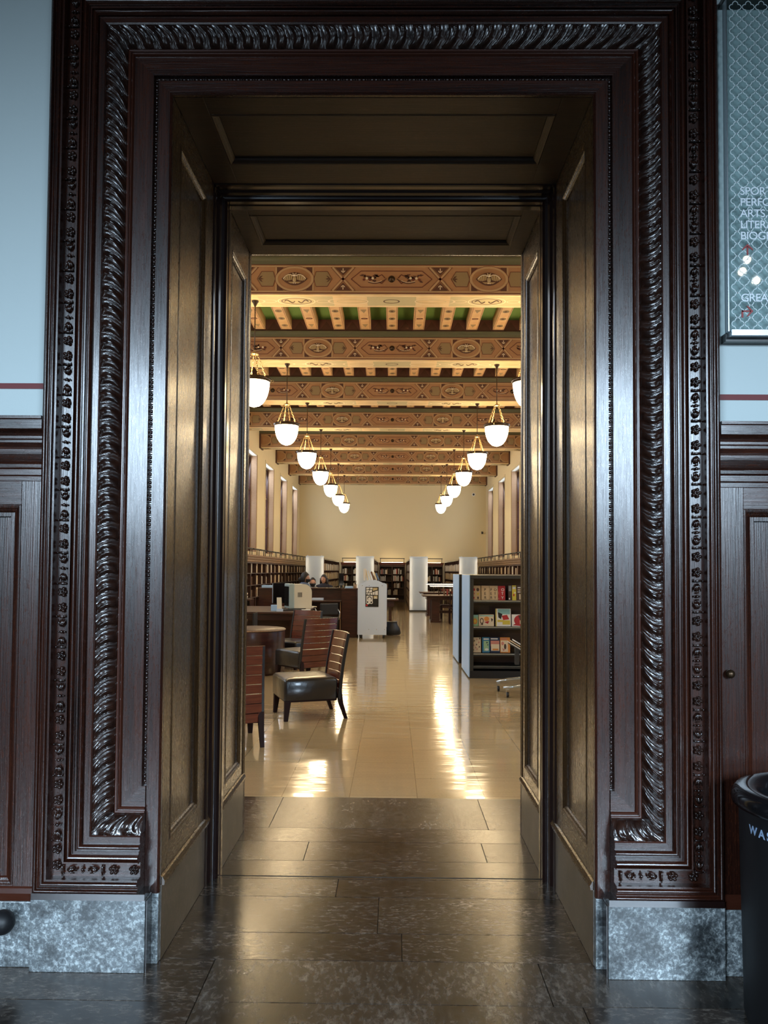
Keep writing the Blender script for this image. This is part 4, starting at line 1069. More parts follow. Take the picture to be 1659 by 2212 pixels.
o=empty('monitor',(-2.16,12.3,.75),rz=math.radians(60),label='slim dark screen standing beside the beige computer',cat='computer')
one('panel',M['black_gloss'],o,lambda b:b.box(-.2,-.012,.10,.2,.012,.50),bevel=.004)
one('back_plate',M['white_metal'],o,lambda b:b.box(-.19,.012,.11,.19,.028,.49),bevel=.004)
one('stand',M['charcoal'],o,lambda b:(b.box(-.02,-.02,.0,.02,.02,.2),b.box(-.1,-.08,0,.1,.08,.012)))
o=empty('leaflet_holder',(-2.0,11.25,.75),rz=math.radians(12),label='upright cream leaflets in a clear holder at the table edge',cat='leaflet holder')
def lf_(b):
    b.prism([(-.05,0),(.04,0),(.03,.25),(-.055,.25)],lambda x,z,d:(x,d+z*.25,z),0,.006)
one('leaflet',M['ivory'],o,lf_)
one('holder_base',M['white_metal'],o,lambda b:(b.box(-.06,-.04,0,.055,.07,.01),b.box(-.06,-.045,0,.055,-.038,.05)))
for i,(x,y,w,d,h,m_,lb) in enumerate(((-2.18,11.35,.16,.11,.11,'blue_white','small blue and white tissue box on the reading table left of the leaflets'),(-1.72,11.7,.22,.16,.012,'paper','loose white paper sheets on the table before the computer'))):
    o=bx('tissue_box' if i==0 else 'paper_sheet',M[m_],None,x,y,.75,x+w,y+d,.75+h,bevel=.003); tag(o,lb,'box' if i==0 else 'paper')
kb=empty('keyboard',(-1.86,11.55,.75),rz=.2,label='black keyboard lying flat in front of the beige computer',cat='keyboard')
one('case',M['black'],kb,lambda b:b.box(-.22,-.07,0,.22,.07,.018),bevel=.004)
one('key_field',M['charcoal'],kb,lambda b:[b.box(-.205+.03*i,-.055+.03*j,.018,-.18+.03*i,-.03+.03*j,.024) for i in range(14) for j in range(4)] and None)
# ---- low shelf with paper pile and books
ls_=empty('low_bookcase',(0,0,0),label='low dark bookcase behind the reading table, by the left wall',cat='bookcase')
bx('case_top',M['dark_wood2'],ls_,-3.75,13.75,.84,-2.98,14.15,.87); bx('case_base',M['dark_wood2'],ls_,-3.75,13.75,0,-2.98,14.15,.08)
bx('shelf',M['dark_wood2'],ls_,-3.72,13.76,.46,-3.01,14.13,.49); bx('back_board',M['dark_wood2'],ls_,-3.75,14.13,0,-2.98,14.15,.84)
for x in (-3.75,-3.01): bx('side_board',M['dark_wood2'],ls_,x,13.75,0,x+.03,14.15,.84)
for i in range(7):
    z=.87+.022*i; o=book('paper_pile' if i>4 else 'book',[2,6,0,2,6,2,6][i],.02,.24,.17,(-3.30+.01*(i%3),13.80+.012*(i%2),z),0,0,'book lying flat in the pile on the low bookcase, number hidden by its neighbours'[:52],'flat pile on the low bookcase')
    o.rotation_euler=(0,PI/2,0); o.location=(-3.34+.008*(i%3),13.80,z+.02)
    o['label']='pale volume lying in the flat pile on the low bookcase, %s'%['bottom one','second from the bottom','third from the bottom','fourth from the bottom','third from the top','second from the top','topmost'][i]; o['category']='book'
for i in range(6):
    book('book',[0,4,2,0,3,1][i],.035,.2+.02*(i%2),.16,(-3.68+.046*i,13.80,.87),0,.0,'%s upright book on the low bookcase, %s from the left'%(CN[[0,4,2,0,3,1][i]],ORDW[i]),'upright books on the low bookcase')
# ---- low cart of books behind the drum table
bc=empty('book_cart',(0,0,0),label='low black cart of tan books behind the drum table',cat='book cart')
bx('tray',M['black'],bc,-3.1,10.0,.40,-2.25,10.35,.42)
bx('tray',M['black'],bc,-3.1,10.0,.10,-2.25,10.35,.12)
for x in (-3.1,-2.27):
    bx('side_plate',M['black'],bc,x,10.0,.07,x+.02,10.35,.78)
    for y in (10.03,10.32): one('caster',M['black'],bc,lambda b:b.tube([(x-.005,y,.035),(x+.025,y,.035)],.035,12))
for i in range(9):
    t=[.03,.04,.05][i%3]; book('book',[1,0,1,3,1,0,1,2,1][i],t,.22+.02*(i%3),.16,(-3.02+.068*i,10.05,.42),0,[0,0,.05,0,.0,.12,.12,.0,.15][i],'%s book on the low black cart, %s from the left'%(CN[[1,0,1,3,1,0,1,2,1][i]],ORDW[i]),'tan books on the low cart')
# ---- service counter
sc=empty('service_counter',(0,0,0),label='dark reddish service counter with raised partition, people behind it',cat='counter')
bx('end_panel',M['dark_wood'],sc,-1.10,14.65,0,-.75,15.10,1.07,bevel=.004)
bx('raised_partition',M['dark_wood'],sc,-2.95,15.06,0,-1.10,15.12,1.07)
bx('partition_cap',M['dark_wood2'],sc,-2.97,15.00,1.07,-.73,15.18,1.10,bevel=.004)
bx('end_cap',M['dark_wood2'],sc,-1.12,14.63,1.07,-.73,15.0,1.10,bevel=.004)
bx('left_panel',M['dark_wood'],sc,-2.95,14.55,.0,-1.97,14.60,1.07)
bx('left_cap',M['dark_wood2'],sc,-2.97,14.53,1.07,-1.95,15.0,1.10,bevel=.004)
bx('worktop',M['dark_wood2'],sc,-1.95,14.50,.795,-1.11,15.05,.825,bevel=.004)
bx('lower_shelf',M['dark_wood2'],sc,-1.40,14.62,.42,-1.12,15.05,.44)
bx('pale_edge_strip',M['cornice_wood'],sc,-1.135,14.63,.14,-1.118,14.65,.79)
bx('plinth',M['black'],sc,-1.10,14.66,0,-.74,15.11,.05)
for i,(nm,cat,m_,a,lb) in enumerate((
 ('bottle','bottle','paper',None,'white bottle on the counter worktop beside the beige computer'),
 ('papers','paper','white_metal',(-1.78,14.7,.825,-1.52,14.88,.875),'stack of white papers on the counter worktop'),
 ('document_tray','tray','blue_white',(-2.90,14.62,1.10,-2.58,14.9,1.155),'pale blue box on the left end of the counter'),
 ('book_pile','box','chair_red',(-2.5,14.65,1.10,-2.15,14.85,1.13),'flat dark red folder on the counter left of the man'),
 ('papers','paper','blue_white',(-1.03,14.7,1.10,-.86,14.95,1.145),'pale blue papers on the counter end beside the white book truck'))):
    if a: o=bx(nm,M[m_],None,*a,bevel=.004)
    else: o=one(nm,M[m_],None,lambda b:b.lathe([(.033,0),(.035,.01),(.035,.16),(.02,.19),(.016,.21),(.016,.225)],(-1.88,14.75,.825),16))
    tag(o,lb,cat)
o=empty('counter_screen',(-1.13,14.85,1.10),rz=math.radians(75),label='narrow black screen seen edge on, standing on the counter',cat='computer')
one('panel',M['black_gloss'],o,lambda b:b.box(-.16,-.012,.06,.16,.012,.34),bevel=.004); one('stand',M['black'],o,lambda b:(b.box(-.02,-.01,0,.02,.01,.1),b.box(-.08,-.06,0,.08,.06,.01)))
o=empty('pen_pot',(-.80,14.8,1.10),label='small brown pot with pens at the counter corner',cat='pot')
one('pot',M['cornice_wood'],o,lambda b:b.lathe([(.03,0),(.035,.09),(.03,.09),(.028,.01)],n=14,cap=False)); 
for k in range(3): one('pen',M['bronze'],o,lambda b:b.tube([(0,0,.02),(.02*(k-1),.01,.17)],.005,6))
# office chair tucked at the counter
oc=empty('office_chair',(-1.45,13.95,0),rz=math.radians(35),label='black office chair with curved silver arms pushed to the counter',cat='chair')
one('seat',M['black'],oc,lambda b:b.box(-.24,-.24,.44,.24,.24,.50),bevel=.03)
one('backrest',M['black'],oc,lambda b:b.box(-.22,-.27,.55,.22,-.22,.80),bevel=.03)
for q in (-1,1):
    one('arm',M['chrome'],oc,lambda b:b.tube([(q*.27,-.2,.44),(q*.28,-.22,.60),(q*.27,-.12,.70),(q*.26,.10,.72)],.013,8))
    one('arm_rest',M['ivory'],oc,lambda b:b.box(q*.26-.025,-.14,.715,q*.26+.025,.12,.735),bevel=.008)
one('gas_column',M['chrome'],oc,lambda b:b.tube([(0,0,.1),(0,0,.45)],.025,10))
for k in range(5):
    a=2*PI*k/5; one('base_arm',M['black'],oc,lambda b:b.tube([(0,0,.10),(.28*math.cos(a),.28*math.sin(a),.065)],[.03,.018],8))
    one('caster',M['black'],oc,lambda b:b.sph((.28*math.cos(a),.28*math.sin(a),.03),.03,10,6))
# ---- white book truck with poster
bt=empty('book_truck',(-.408,14.42,0),label='white rounded end book truck on wheels with black framed poster',cat='book truck')
def arch(b,y0,y1):
    P=[(-.32,.08),(.32,.08),(.32,1.18)]
    for k in range(9): a=PI/2*k/8; P.append((.32-.10+.10*math.cos(a),1.16+.06*math.sin(a)))
    for k in range(1,12): x=.22-.44*k/12; P.append((x,1.22+.07*math.sin(PI*k/12)))
    for k in range(9): a=PI/2+PI/2*k/8; P.append((-.32+.10+.10*math.cos(a),1.16+.06*math.sin(a)))
    P.append((-.32,1.16))
    b.prism(P,lambda x,z,y:(x,y,z),y0,y1)
one('end_panel',M['white_metal'],bt,lambda b:arch(b,0,.035),bevel=.006)
one('end_panel',M['white_metal'],bt,lambda b:arch(b,.75,.785),bevel=.006)
for z in (.14,.52,.90): bx('shelf',M['white_metal'],bt,-.27,.035,z,.27,.75,z+.02)
bx('spine_board',M['white_metal'],bt,-.012,.035,.14,.012,.75,1.15)
for x in (-.26,.26):
    for y in (.05,.73):
        one('caster',M['black'],bt,lambda b:(b.tube([(x-.02,y,.042),(x+.02,y,.042)],.042,14),b.box(x-.025,y-.02,.05,x+.025,y+.02,.085)))
for x,z in ((-.22,1.17),(.22,1.17),(-.07,1.17),(-.07,.2),(.1,.2),(.28,.2)): one('screw',M['chrome'],bt,lambda b:b.tube([(x,-.003,z),(x,.0,z)],.008,8))
po=empty('poster',(-.412,14.412,.92),label='black framed poster with white figures and red corner on the book truck',cat='poster')
one('backing',M['black'],po,lambda b:b.box(-.145,0,-.22,.145,.007,.22))
def art(b):
    Y0=-.0015
    def q(x0,z0,x1,z1,mi): b.box(x0,Y0,z0,x1,0,z1,mi)
    def pl(p,mi,y=Y0): b.prism(p,lambda x,z,d:(x,d,z),y,0,mi)
    def el(cx,cz,rx,rz,mi,y): pl([(cx+rx*math.cos(2*PI*k/18),cz+rz*math.sin(2*PI*k/18)) for k in range(18)],mi,y)
    for P in ([(-.13,.205),(-.05,.205),(-.07,.17),(-.13,.16)],[(-.04,.205),(.01,.205),(.01,.165),(-.05,.168)],[(-.13,.15),(-.06,.155),(-.09,.10),(-.13,.10)],[(-.05,.15),(.0,.155),(.0,.105),(-.075,.10)],
              [(-.13,.09),(-.09,.09),(-.12,.04)],[(-.08,.088),(-.045,.09),(-.05,.045),(-.10,.045)],[(-.035,.09),(.0,.09),(.01,.045),(-.03,.045)],[(.01,.10),(.06,.12),(.055,.045),(.02,.045)],[(.07,.125),(.13,.14),(.13,.04),(.065,.045)]): pl(P,0)
    pl([(.02,.20),(.12,.20),(.12,.16),(.02,.13)],1)
    q(-.125,-.13,.015,.025,0); el(-.055,-.035,.05,.045,2,-.0022); el(-.055,-.045,.035,.036,0,-.0028)
    pl([(.035,.025),(.12,.025),(.12,-.04),(.035,-.04)],1); pl([(.04,-.035),(.08,.0),(.12,-.035)],0,-.0022)
    el(-.085,-.12,.045,.045,0,-.0026); el(-.015,-.12,.036,.038,0,-.003); el(-.015,-.12,.018,.02,2,-.0036); el(-.10,-.115,.015,.02,2,-.0036)
    q(-.135,-.205,-.095,-.165,3); q(-.08,-.20,.02,-.188,4)
    for k in range(7): q(.04,-.06-.02*k,.12,-.052-.02*k,4)
one('printed_shapes',[M['paper'],bookmat('dull_yellow',(.55,.45,.25)),M['black'],bookmat('poster_red',(.5,.04,.05)),M['charcoal']],po,art)
for i,(x,y,t,h,ti,mi) in enumerate(((-.20,.10,.05,.26,.0,6),(-.12,.12,.03,.24,.22,0),(-.05,.12,.03,.22,.30,6),(.02,.12,.035,.20,.34,3),(.08,.12,.03,.19,.38,0),(.13,.12,.03,.17,.42,7))):
    o=book('book',mi,t,h,.17,(-.408+x,14.50,1.29),0,-ti if i else 0,None); tag(o,['white upright','cream leaning','white leaning','brown leaning','pale leaning','blue leaning'][i]+' book on top of the white book truck','book','books on top of the book truck')
    o.location=(-.408+x,14.46+.02*i,1.285 if i else 1.285)
# stool and table behind the truck
st=empty('rolling_stool',(.02,15.3,0),label='low black rolling stool behind the white book truck',cat='stool')
one('body',M['black'],st,lambda b:b.lathe([(.20,.02),(.22,.05),(.20,.16),(.15,.24),(.13,.30)],n=28)); one('step',M['charcoal'],st,lambda b:b.lathe([(.13,.30),(.14,.305),(.14,.325),(0,.325)],n=28,cap=False))
lt=empty('study_table',(0,0,0),label='dark study table with papers behind the white book truck',cat='table')
bx('table_top',M['dark_wood2'],lt,-1.1,17.5,.72,.20,18.5,.755,bevel=.006)
one('apron',M['dark_wood'],lt,lambda b:b.box(-1.0,17.6,.56,.08,18.4,.72))
for x in (-.95,-.02): one('trestle_leg',M['dark_wood'],lt,lambda b:b.prism([(17.7,0),(18.3,0),(18.2,.10),(18.08,.2),(18.15,.56),(17.85,.56),(17.92,.2),(17.8,.10)],lambda y,z,d:(x+d,y,z),-.04,.04))
o=bx('papers',M['paper'],None,-.25,17.65,.755,.12,17.95,.775); tag(o,'open papers lying on the study table behind the book truck','paper')
# ---- long library tables on the right with light bars
def lib_table(x0,x1,y0,y1,lab,lab2):
    r=empty('library_table',(0,0,0),label=lab,cat='table')
    bx('table_top',M['dark_wood2'],r,x0,y0,.755,x1,y1,.79,bevel=.006)
    bx('apron',M['dark_wood'],r,x0+.12,y0+.08,.66,x1-.12,y1-.08,.755)
    for x in (x0+.38,x1-.38):
        one('trestle_leg',M['dark_wood'],r,lambda b:(b.box(x-.12,y0+.14,.06,x+.12,y0+.26,.66),b.box(x-.12,y1-.26,.06,x+.12,y1-.14,.66),b.box(x-.15,y0+.1,0,x+.15,y1-.1,.06)),bevel=.005)
    bx('stretcher',M['dark_wood'],r,x0+.4,(y0+y1)/2-.03,.25,x1-.4,(y0+y1)/2+.03,.33)
    l=empty('table_lamp',(0,0,0),label=lab2,cat='lamp',group='table light bars')
    ym=(y0+y1)/2
    bx('lamp_housing',M['white_metal'],l,x0+.22,ym-.07,1.056,x1-.2,ym+.07,1.08,bevel=.004)
    bx('tube_lamp',M['strip2'],l,x0+.24,ym-.05,1.04,x1-.22,ym+.05,1.056)
    for x in (x0+.5,x1-.5): bx('post',M['bronze'],l,x-.015,ym-.015,.79,x+.015,ym+.015,1.055)
lib_table(.92,3.3,19.9,21.1,'nearer long library table on the right with a bright light bar','light bar lamp on the nearer right library table')
lib_table(.95,3.3,23.2,24.4,'farther long library table on the right, before the stacks','light bar lamp on the farther right library table')
for i,(x,y,rz,lb) in enumerate(((1.85,19.45,PI/2,'wooden spindle chair in front of the nearer library table'),(2.6,19.45,PI/2,'wooden spindle chair, right one in front of the nearer library table'),(1.75,21.75,-PI/2,'wooden spindle chair behind the nearer library table'))):
    r=empty('library_chair',(x,y,0),rz=rz,label=lb,cat='chair',group='spindle chairs at the library tables')
    one('seat',M['chair_dark'],r,lambda b:b.box(-.20,-.21,.42,.22,.21,.455),bevel=.01)
    for sx,sy,zt in ((.19,.18,.42),(.19,-.18,.42),(-.19,.18,.93),(-.19,-.18,.93)): one('leg',M['chair_dark'],r,lambda b:b.box(sx-.018,sy-.018,0,sx+.018,sy+.018,zt),bevel=.004)
    one('top_rail',M['chair_red'],r,lambda b:b.box(-.20,-.20,.86,-.175,.20,.94),bevel=.006)
    for k in range(5): one('spindle',M['chair_dark'],r,lambda b:b.tube([(-.188,-.13+.065*k,.45),(-.188,-.13+.065*k,.87)],.008,6))
for i in range(7):
    x=1.55+.09*i+(.1 if i>3 else 0); book('book',[3,4,0,3,6,4,3][i],.04,.19,.14,(x,20.25,.79),0,0,'small %s book on the nearer library table, %s from the left'%(CN[[3,4,0,3,6,4,3][i]],ORDW[i]),'books on the nearer library table')
# ---- low display cases with pale blue end panels
def display(y0,lab,label_panel):
    r=empty('display_case',(0,y0,0),label=lab,cat='display case',group='charcoal display cases with pale blue ends')
    X0=1.12; X1=3.05; D=1.12; T_=1.45
    bx('end_panel',M['blue_white'],r,X0,0,.02,X0+.016,D,T_,bevel=.003)
    bx('end_panel',M['blue_white'],r,X1-.016,0,.02,X1,D,T_,bevel=.003)
    for y in (.02,D-.08):
        for x in (X0+.016,X1-.076): bx('corner_post',M['charcoal'],r,x,y,0,x+.055,y+.06,T_)
    bx('case_top',M['charcoal'],r,X0+.016,.0,T_-.05,X1-.016,D,T_-.002,bevel=.003)
    bx('divider',M['dark_wood'],r,X0+.07,D/2-.02,.1,X1-.07,D/2+.02,T_-.05)
    bx('plinth',M['black'],r,X0+.02,.015,0,X1-.02,D-.015,.105)
    for z in (.17,.345,.72,1.09):
        yb=D/2-.02
        bx('shelf',M['charcoal'],r,X0+.071,.02 if z>.2 else .0,z-.03,X1-.071,yb,z)
        bx('shelf_edge',M['chrome'],r,X0+.071,.012,z-.012,X1-.071,.02,z+.004)
    for z in (.345,.72,1.09): bx('shelf',M['charcoal'],r,X0+.071,D/2+.02,z-.03,X1-.071,D-.02,z)
    return r
display(8.05,'nearest charcoal display case holding face out books, right of the aisle',1)
display(9.85,'second charcoal display case behind the first, only its pale blue end showing',1)
def cover(x0,x1,z0,z1,colr,draw,lab,extra=(),tilt=.12,y=8.16):
    r=empty('display_book',(x0,y,z0),label=lab,cat='book',group='face out books on the nearest display case'); r.rotation_euler=(-tilt,0,0)
    w,h=x1-x0,z1-z0
    mats=[colr]+list(extra)
    b=MB(); b.box(0,0,0,w,.003,h,0); b.box(0,.021,0,w,.024,h,0); b.box(0,.003,0,.003,.021,h,0)
    yy=[0]
    def pl(p,mi): yy[0]-=.0004; b.prism([(a*w,c*h) for a,c in p],lambda x,z,d:(x,d,z),yy[0],.001,mi)
    def el(cx,cz,rx,rz,mi,n=16): pl([(cx+rx*math.cos(2*PI*k/n),cz+rz*math.sin(2*PI*k/n)) for k in range(n)],mi)
    def q(a,c,d,e,mi): pl([(a,c),(d,c),(d,e),(a,e)],mi)
    draw(pl,el,q); b.build('cover',mats,r)
    bx('page_block',page,r,.003,.003,.002,w-.003,.021,h-.003)
    return r,w,h
TAN=bookmat('cover_tan',(.60,.44,.26)); OR=bookmat('cover_orange',(.66,.25,.05)); RD=bookmat('cover_red',(.42,.02,.025)); YE=bookmat('cover_yellow',(.62,.50,.06)); DKB=bookmat('cover_brown',(.07,.035,.025)); GN=bookmat('cover_green',(.30,.50,.30)); BL=bookmat('cover_blue',(.03,.18,.36)); NV=bookmat('cover_navy',(.015,.03,.08)); CR=bookmat('cover_cream',(.70,.60,.44)); TE=bookmat('cover_teal',(.25,.50,.50)); WH=M['paper']; BK=M['black']; PK=bookmat('cover_rose',(.55,.22,.18)); GY=bookmat('cover_grey',(.25,.27,.28))
def d1(pl,el,q):
    el(.25,.72,.13,.10,2); el(.68,.72,.17,.12,1); pl([(.2,.5),(.32,.5),(.28,.38)],2); pl([(.55,.45),(.85,.5),(.7,.3)],3); el(.7,.15,.10,.09,1); q(.15,.08,.3,.22,2)
cover(1.177,1.300,1.095,1.300,TAN,d1,'tan book with dark shapes, leftmost on the top shelf',(DKB,RD,YE))
r,w,h=cover(1.310,1.425,1.095,1.300,TAN,lambda pl,el,q:q(.96,.02,.975,.98,1),'tan book with one column of dark letters on the top shelf',(DKB,))
for t,z in (('P',.13),('E',.075),('R',.018)): text_obj('lettering',t,.052,M['text_dark'],(.04,-.003,z),FACE,r)
r,w,h=cover(1.428,1.545,1.095,1.300,TAN,lambda pl,el,q:el(.8,.8,.1,.06,1),'tan book lettered in two columns on the top shelf',(CR,))
for t,x,z in (('P',.008,.13),('O',.062,.13),('E',.008,.075),('T',.062,.075),('R',.008,.018),('Y',.062,.018)): text_obj('lettering',t,.050,M['text_dark'],(x,-.003,z),FACE,r)
r,w,h=cover(1.550,1.650,1.095,1.298,RD,lambda pl,el,q:(q(.05,.05,.13,.15,1),q(.05,.4,.10,.6,1)),'red book with a white letter column on the top shelf',(PK,))
for t,z in (('O',.13),('T',.075),('Y',.015)): text_obj('lettering',t,.055,M['text_white'],(.043,-.003,z),FACE,r)
cover(1.695,1.742,1.095,1.310,DKB,lambda pl,el,q:(q(.1,.6,.9,.95,1),q(.1,.05,.5,.15,2)),'narrow brown and grey book on the top shelf',(GY,WH))
cover(1.748,1.806,1.095,1.308,YE,lambda pl,el,q:(q(.15,.75,.85,.9,1),el(.4,.35,.2,.08,2),el(.7,.5,.15,.06,1)),'narrow yellow book on the top shelf',(WH,RD))
cover(1.812,1.96,1.095,1.310,DKB,lambda pl,el,q:(q(.1,.80,.9,.88,1),q(.1,.66,.85,.72,2),q(.1,.52,.8,.58,1),q(.25,.05,.85,.42,2)),'dark book with white title bars, rightmost visible on the top shelf',(WH,CR))
cover(1.177,1.268,.725,.885,GN,lambda pl,el,q:(q(.0,.82,1,1,3),el(.5,.42,.36,.26,1),el(.5,.42,.2,.14,2)),'green picture book with orange flower on the second shelf',(OR,YE,TE))
cover(1.275,1.49,.725,.89,CR,lambda pl,el,q:(q(.05,.85,.95,.95,4),el(.2,.45,.13,.25,2),el(.2,.45,.08,.17,0),el(.52,.62,.17,.20,1),pl([(.35,.35),(.7,.45),(.6,.2)],3),pl([(.8,.7),(.95,.6),(.85,.35)],2),pl([(.1,.15),(.3,.25),(.25,.08)],2)),'wide cream comic book with orange and brown shapes on the second shelf',(OR,DKB,RD,TE))
cover(1.515,1.73,.725,.975,WH,lambda pl,el,q:(q(.15,.68,.95,.98,4),pl([(.15,.8),(.45,.7),(.35,.4),(.18,.5)],2),pl([(.4,.6),(.75,.65),(.9,.4),(.5,.35)],3),q(.12,.24,.5,.36,1),q(.45,.10,.95,.34,1),q(0,0,.06,1,1)),'tallest book, yellow and brown art, on the second shelf',(YE,BK,RD,TE))
cover(1.745,1.97,.725,.895,WH,lambda pl,el,q:(el(.58,.5,.45,.48,1),pl([(.4,.9),(.75,.9),(.65,.55),(.5,.55)],2),q(.5,.2,.7,.5,3),pl([(.05,.1),(.3,.3),(.4,.05)],1)),'book with a large red disc on the second shelf',(RD,DKB,CR))
cover(1.177,1.307,.352,.565,CR,lambda pl,el,q:[pl([(a,c),(a+.16,c+.06),(a+.05,c+.16)],1+(i%2)) for i,(a,c) in enumerate(((.1,.1),(.5,.15),(.75,.3),(.15,.4),(.45,.45),(.7,.6),(.2,.7),(.5,.8),(.8,.85),(.35,.25)))] and None,'cream sketch covered book, leftmost on the third shelf',(DKB,PK))
cover(1.325,1.430,.352,.568,BL,lambda pl,el,q:(q(.2,.84,.9,.92,1),q(.2,.1,.9,.76,2),el(.65,.65,.1,.05,3),el(.75,.5,.08,.04,3),el(.6,.2,.25,.08,1)),'blue book with pale cover picture on the third shelf',(WH,GN,NV))
cover(1.437,1.574,.352,.568,NV,lambda pl,el,q:(q(.08,.86,.8,.94,1),q(.06,.42,.95,.78,2),q(.1,.12,.95,.55,3),q(.25,.15,.85,.26,4)),'navy and rose book on the third shelf',(WH,PK,CR,OR))
cover(1.58,1.72,.352,.568,OR,lambda pl,el,q:(q(.05,.06,.78,.80,1),el(.25,.6,.14,.12,2),el(.5,.4,.12,.18,3),pl([(.2,.3),(.5,.2),(.3,.1)],2),q(.1,.86,.7,.92,2)),'orange book with a pale sketch, rightmost upright on the third shelf',(CR,PK,DKB))
# ---- rolling magazine rack, mostly hidden by the right jamb
mr=empty('magazine_rack',(0,0,0),label='rolling rack with curved grey steel legs in front of the display case',cat='rack')
one('leg',M['chrome'],mr,lambda b:b.tube([(1.36,6.90,.115),(1.50,6.90,.145),(1.75,6.90,.165),(2.1,6.90,.17)],[.012,.022,.025,.025],8))
one('leg',M['chrome'],mr,lambda b:b.tube([(1.38,6.40,.115),(1.55,6.42,.13),(1.80,6.46,.155),(2.1,6.5,.17)],[.015,.022,.025,.025],8))
def cas(x,y):
    def f(b): b.tube([(x-.013,y,.033),(x+.013,y,.033)],.033,16); 
    one('caster',M['black'],mr,f); one('caster_fork',M['chrome'],mr,lambda b:(b.box(x-.018,y-.012,.03,x-.014,y+.012,.10),b.box(x-.02,y-.014,.09,x+.02,y+.014,.115)))
for x,y in ((1.385,6.90),(1.43,6.41),(2.3,6.9),(2.3,6.5)): cas(x,y)
one('column',M['charcoal'],mr,lambda b:b.box(1.95,6.62,.15,2.03,6.70,1.0))
bx('tray_bracket',M['charcoal'],mr,1.56,6.66,.36,1.61,6.72,.565)
one('cross_bar',M['chrome'],mr,lambda b:b.box(1.9,6.45,.15,2.35,6.95,.18))
one('sloped_tray',M['charcoal'],mr,lambda b:b.prism([(1.50,.600),(2.10,.235),(2.10,.25),(1.50,.615)],lambda x,z,y:(x,y,z+.0),6.55,6.85))
for k in range(3):
    b=MB(); b.prism([(1.49+.03*k,.622+.012*k),(2.05,.285+.03*k),(2.05,.30+.03*k),(1.49+.03*k,.637+.012*k)],lambda x,z,y:(x,y,z),6.56,6.84)
    o=b.build('magazine',[M['ivory'],TAN,M['paper']][k],None); tag(o,'magazine lying on the sloped rack tray, %s of three'%['lowest','middle','top'][k],'magazine','magazines on the sloped rack')

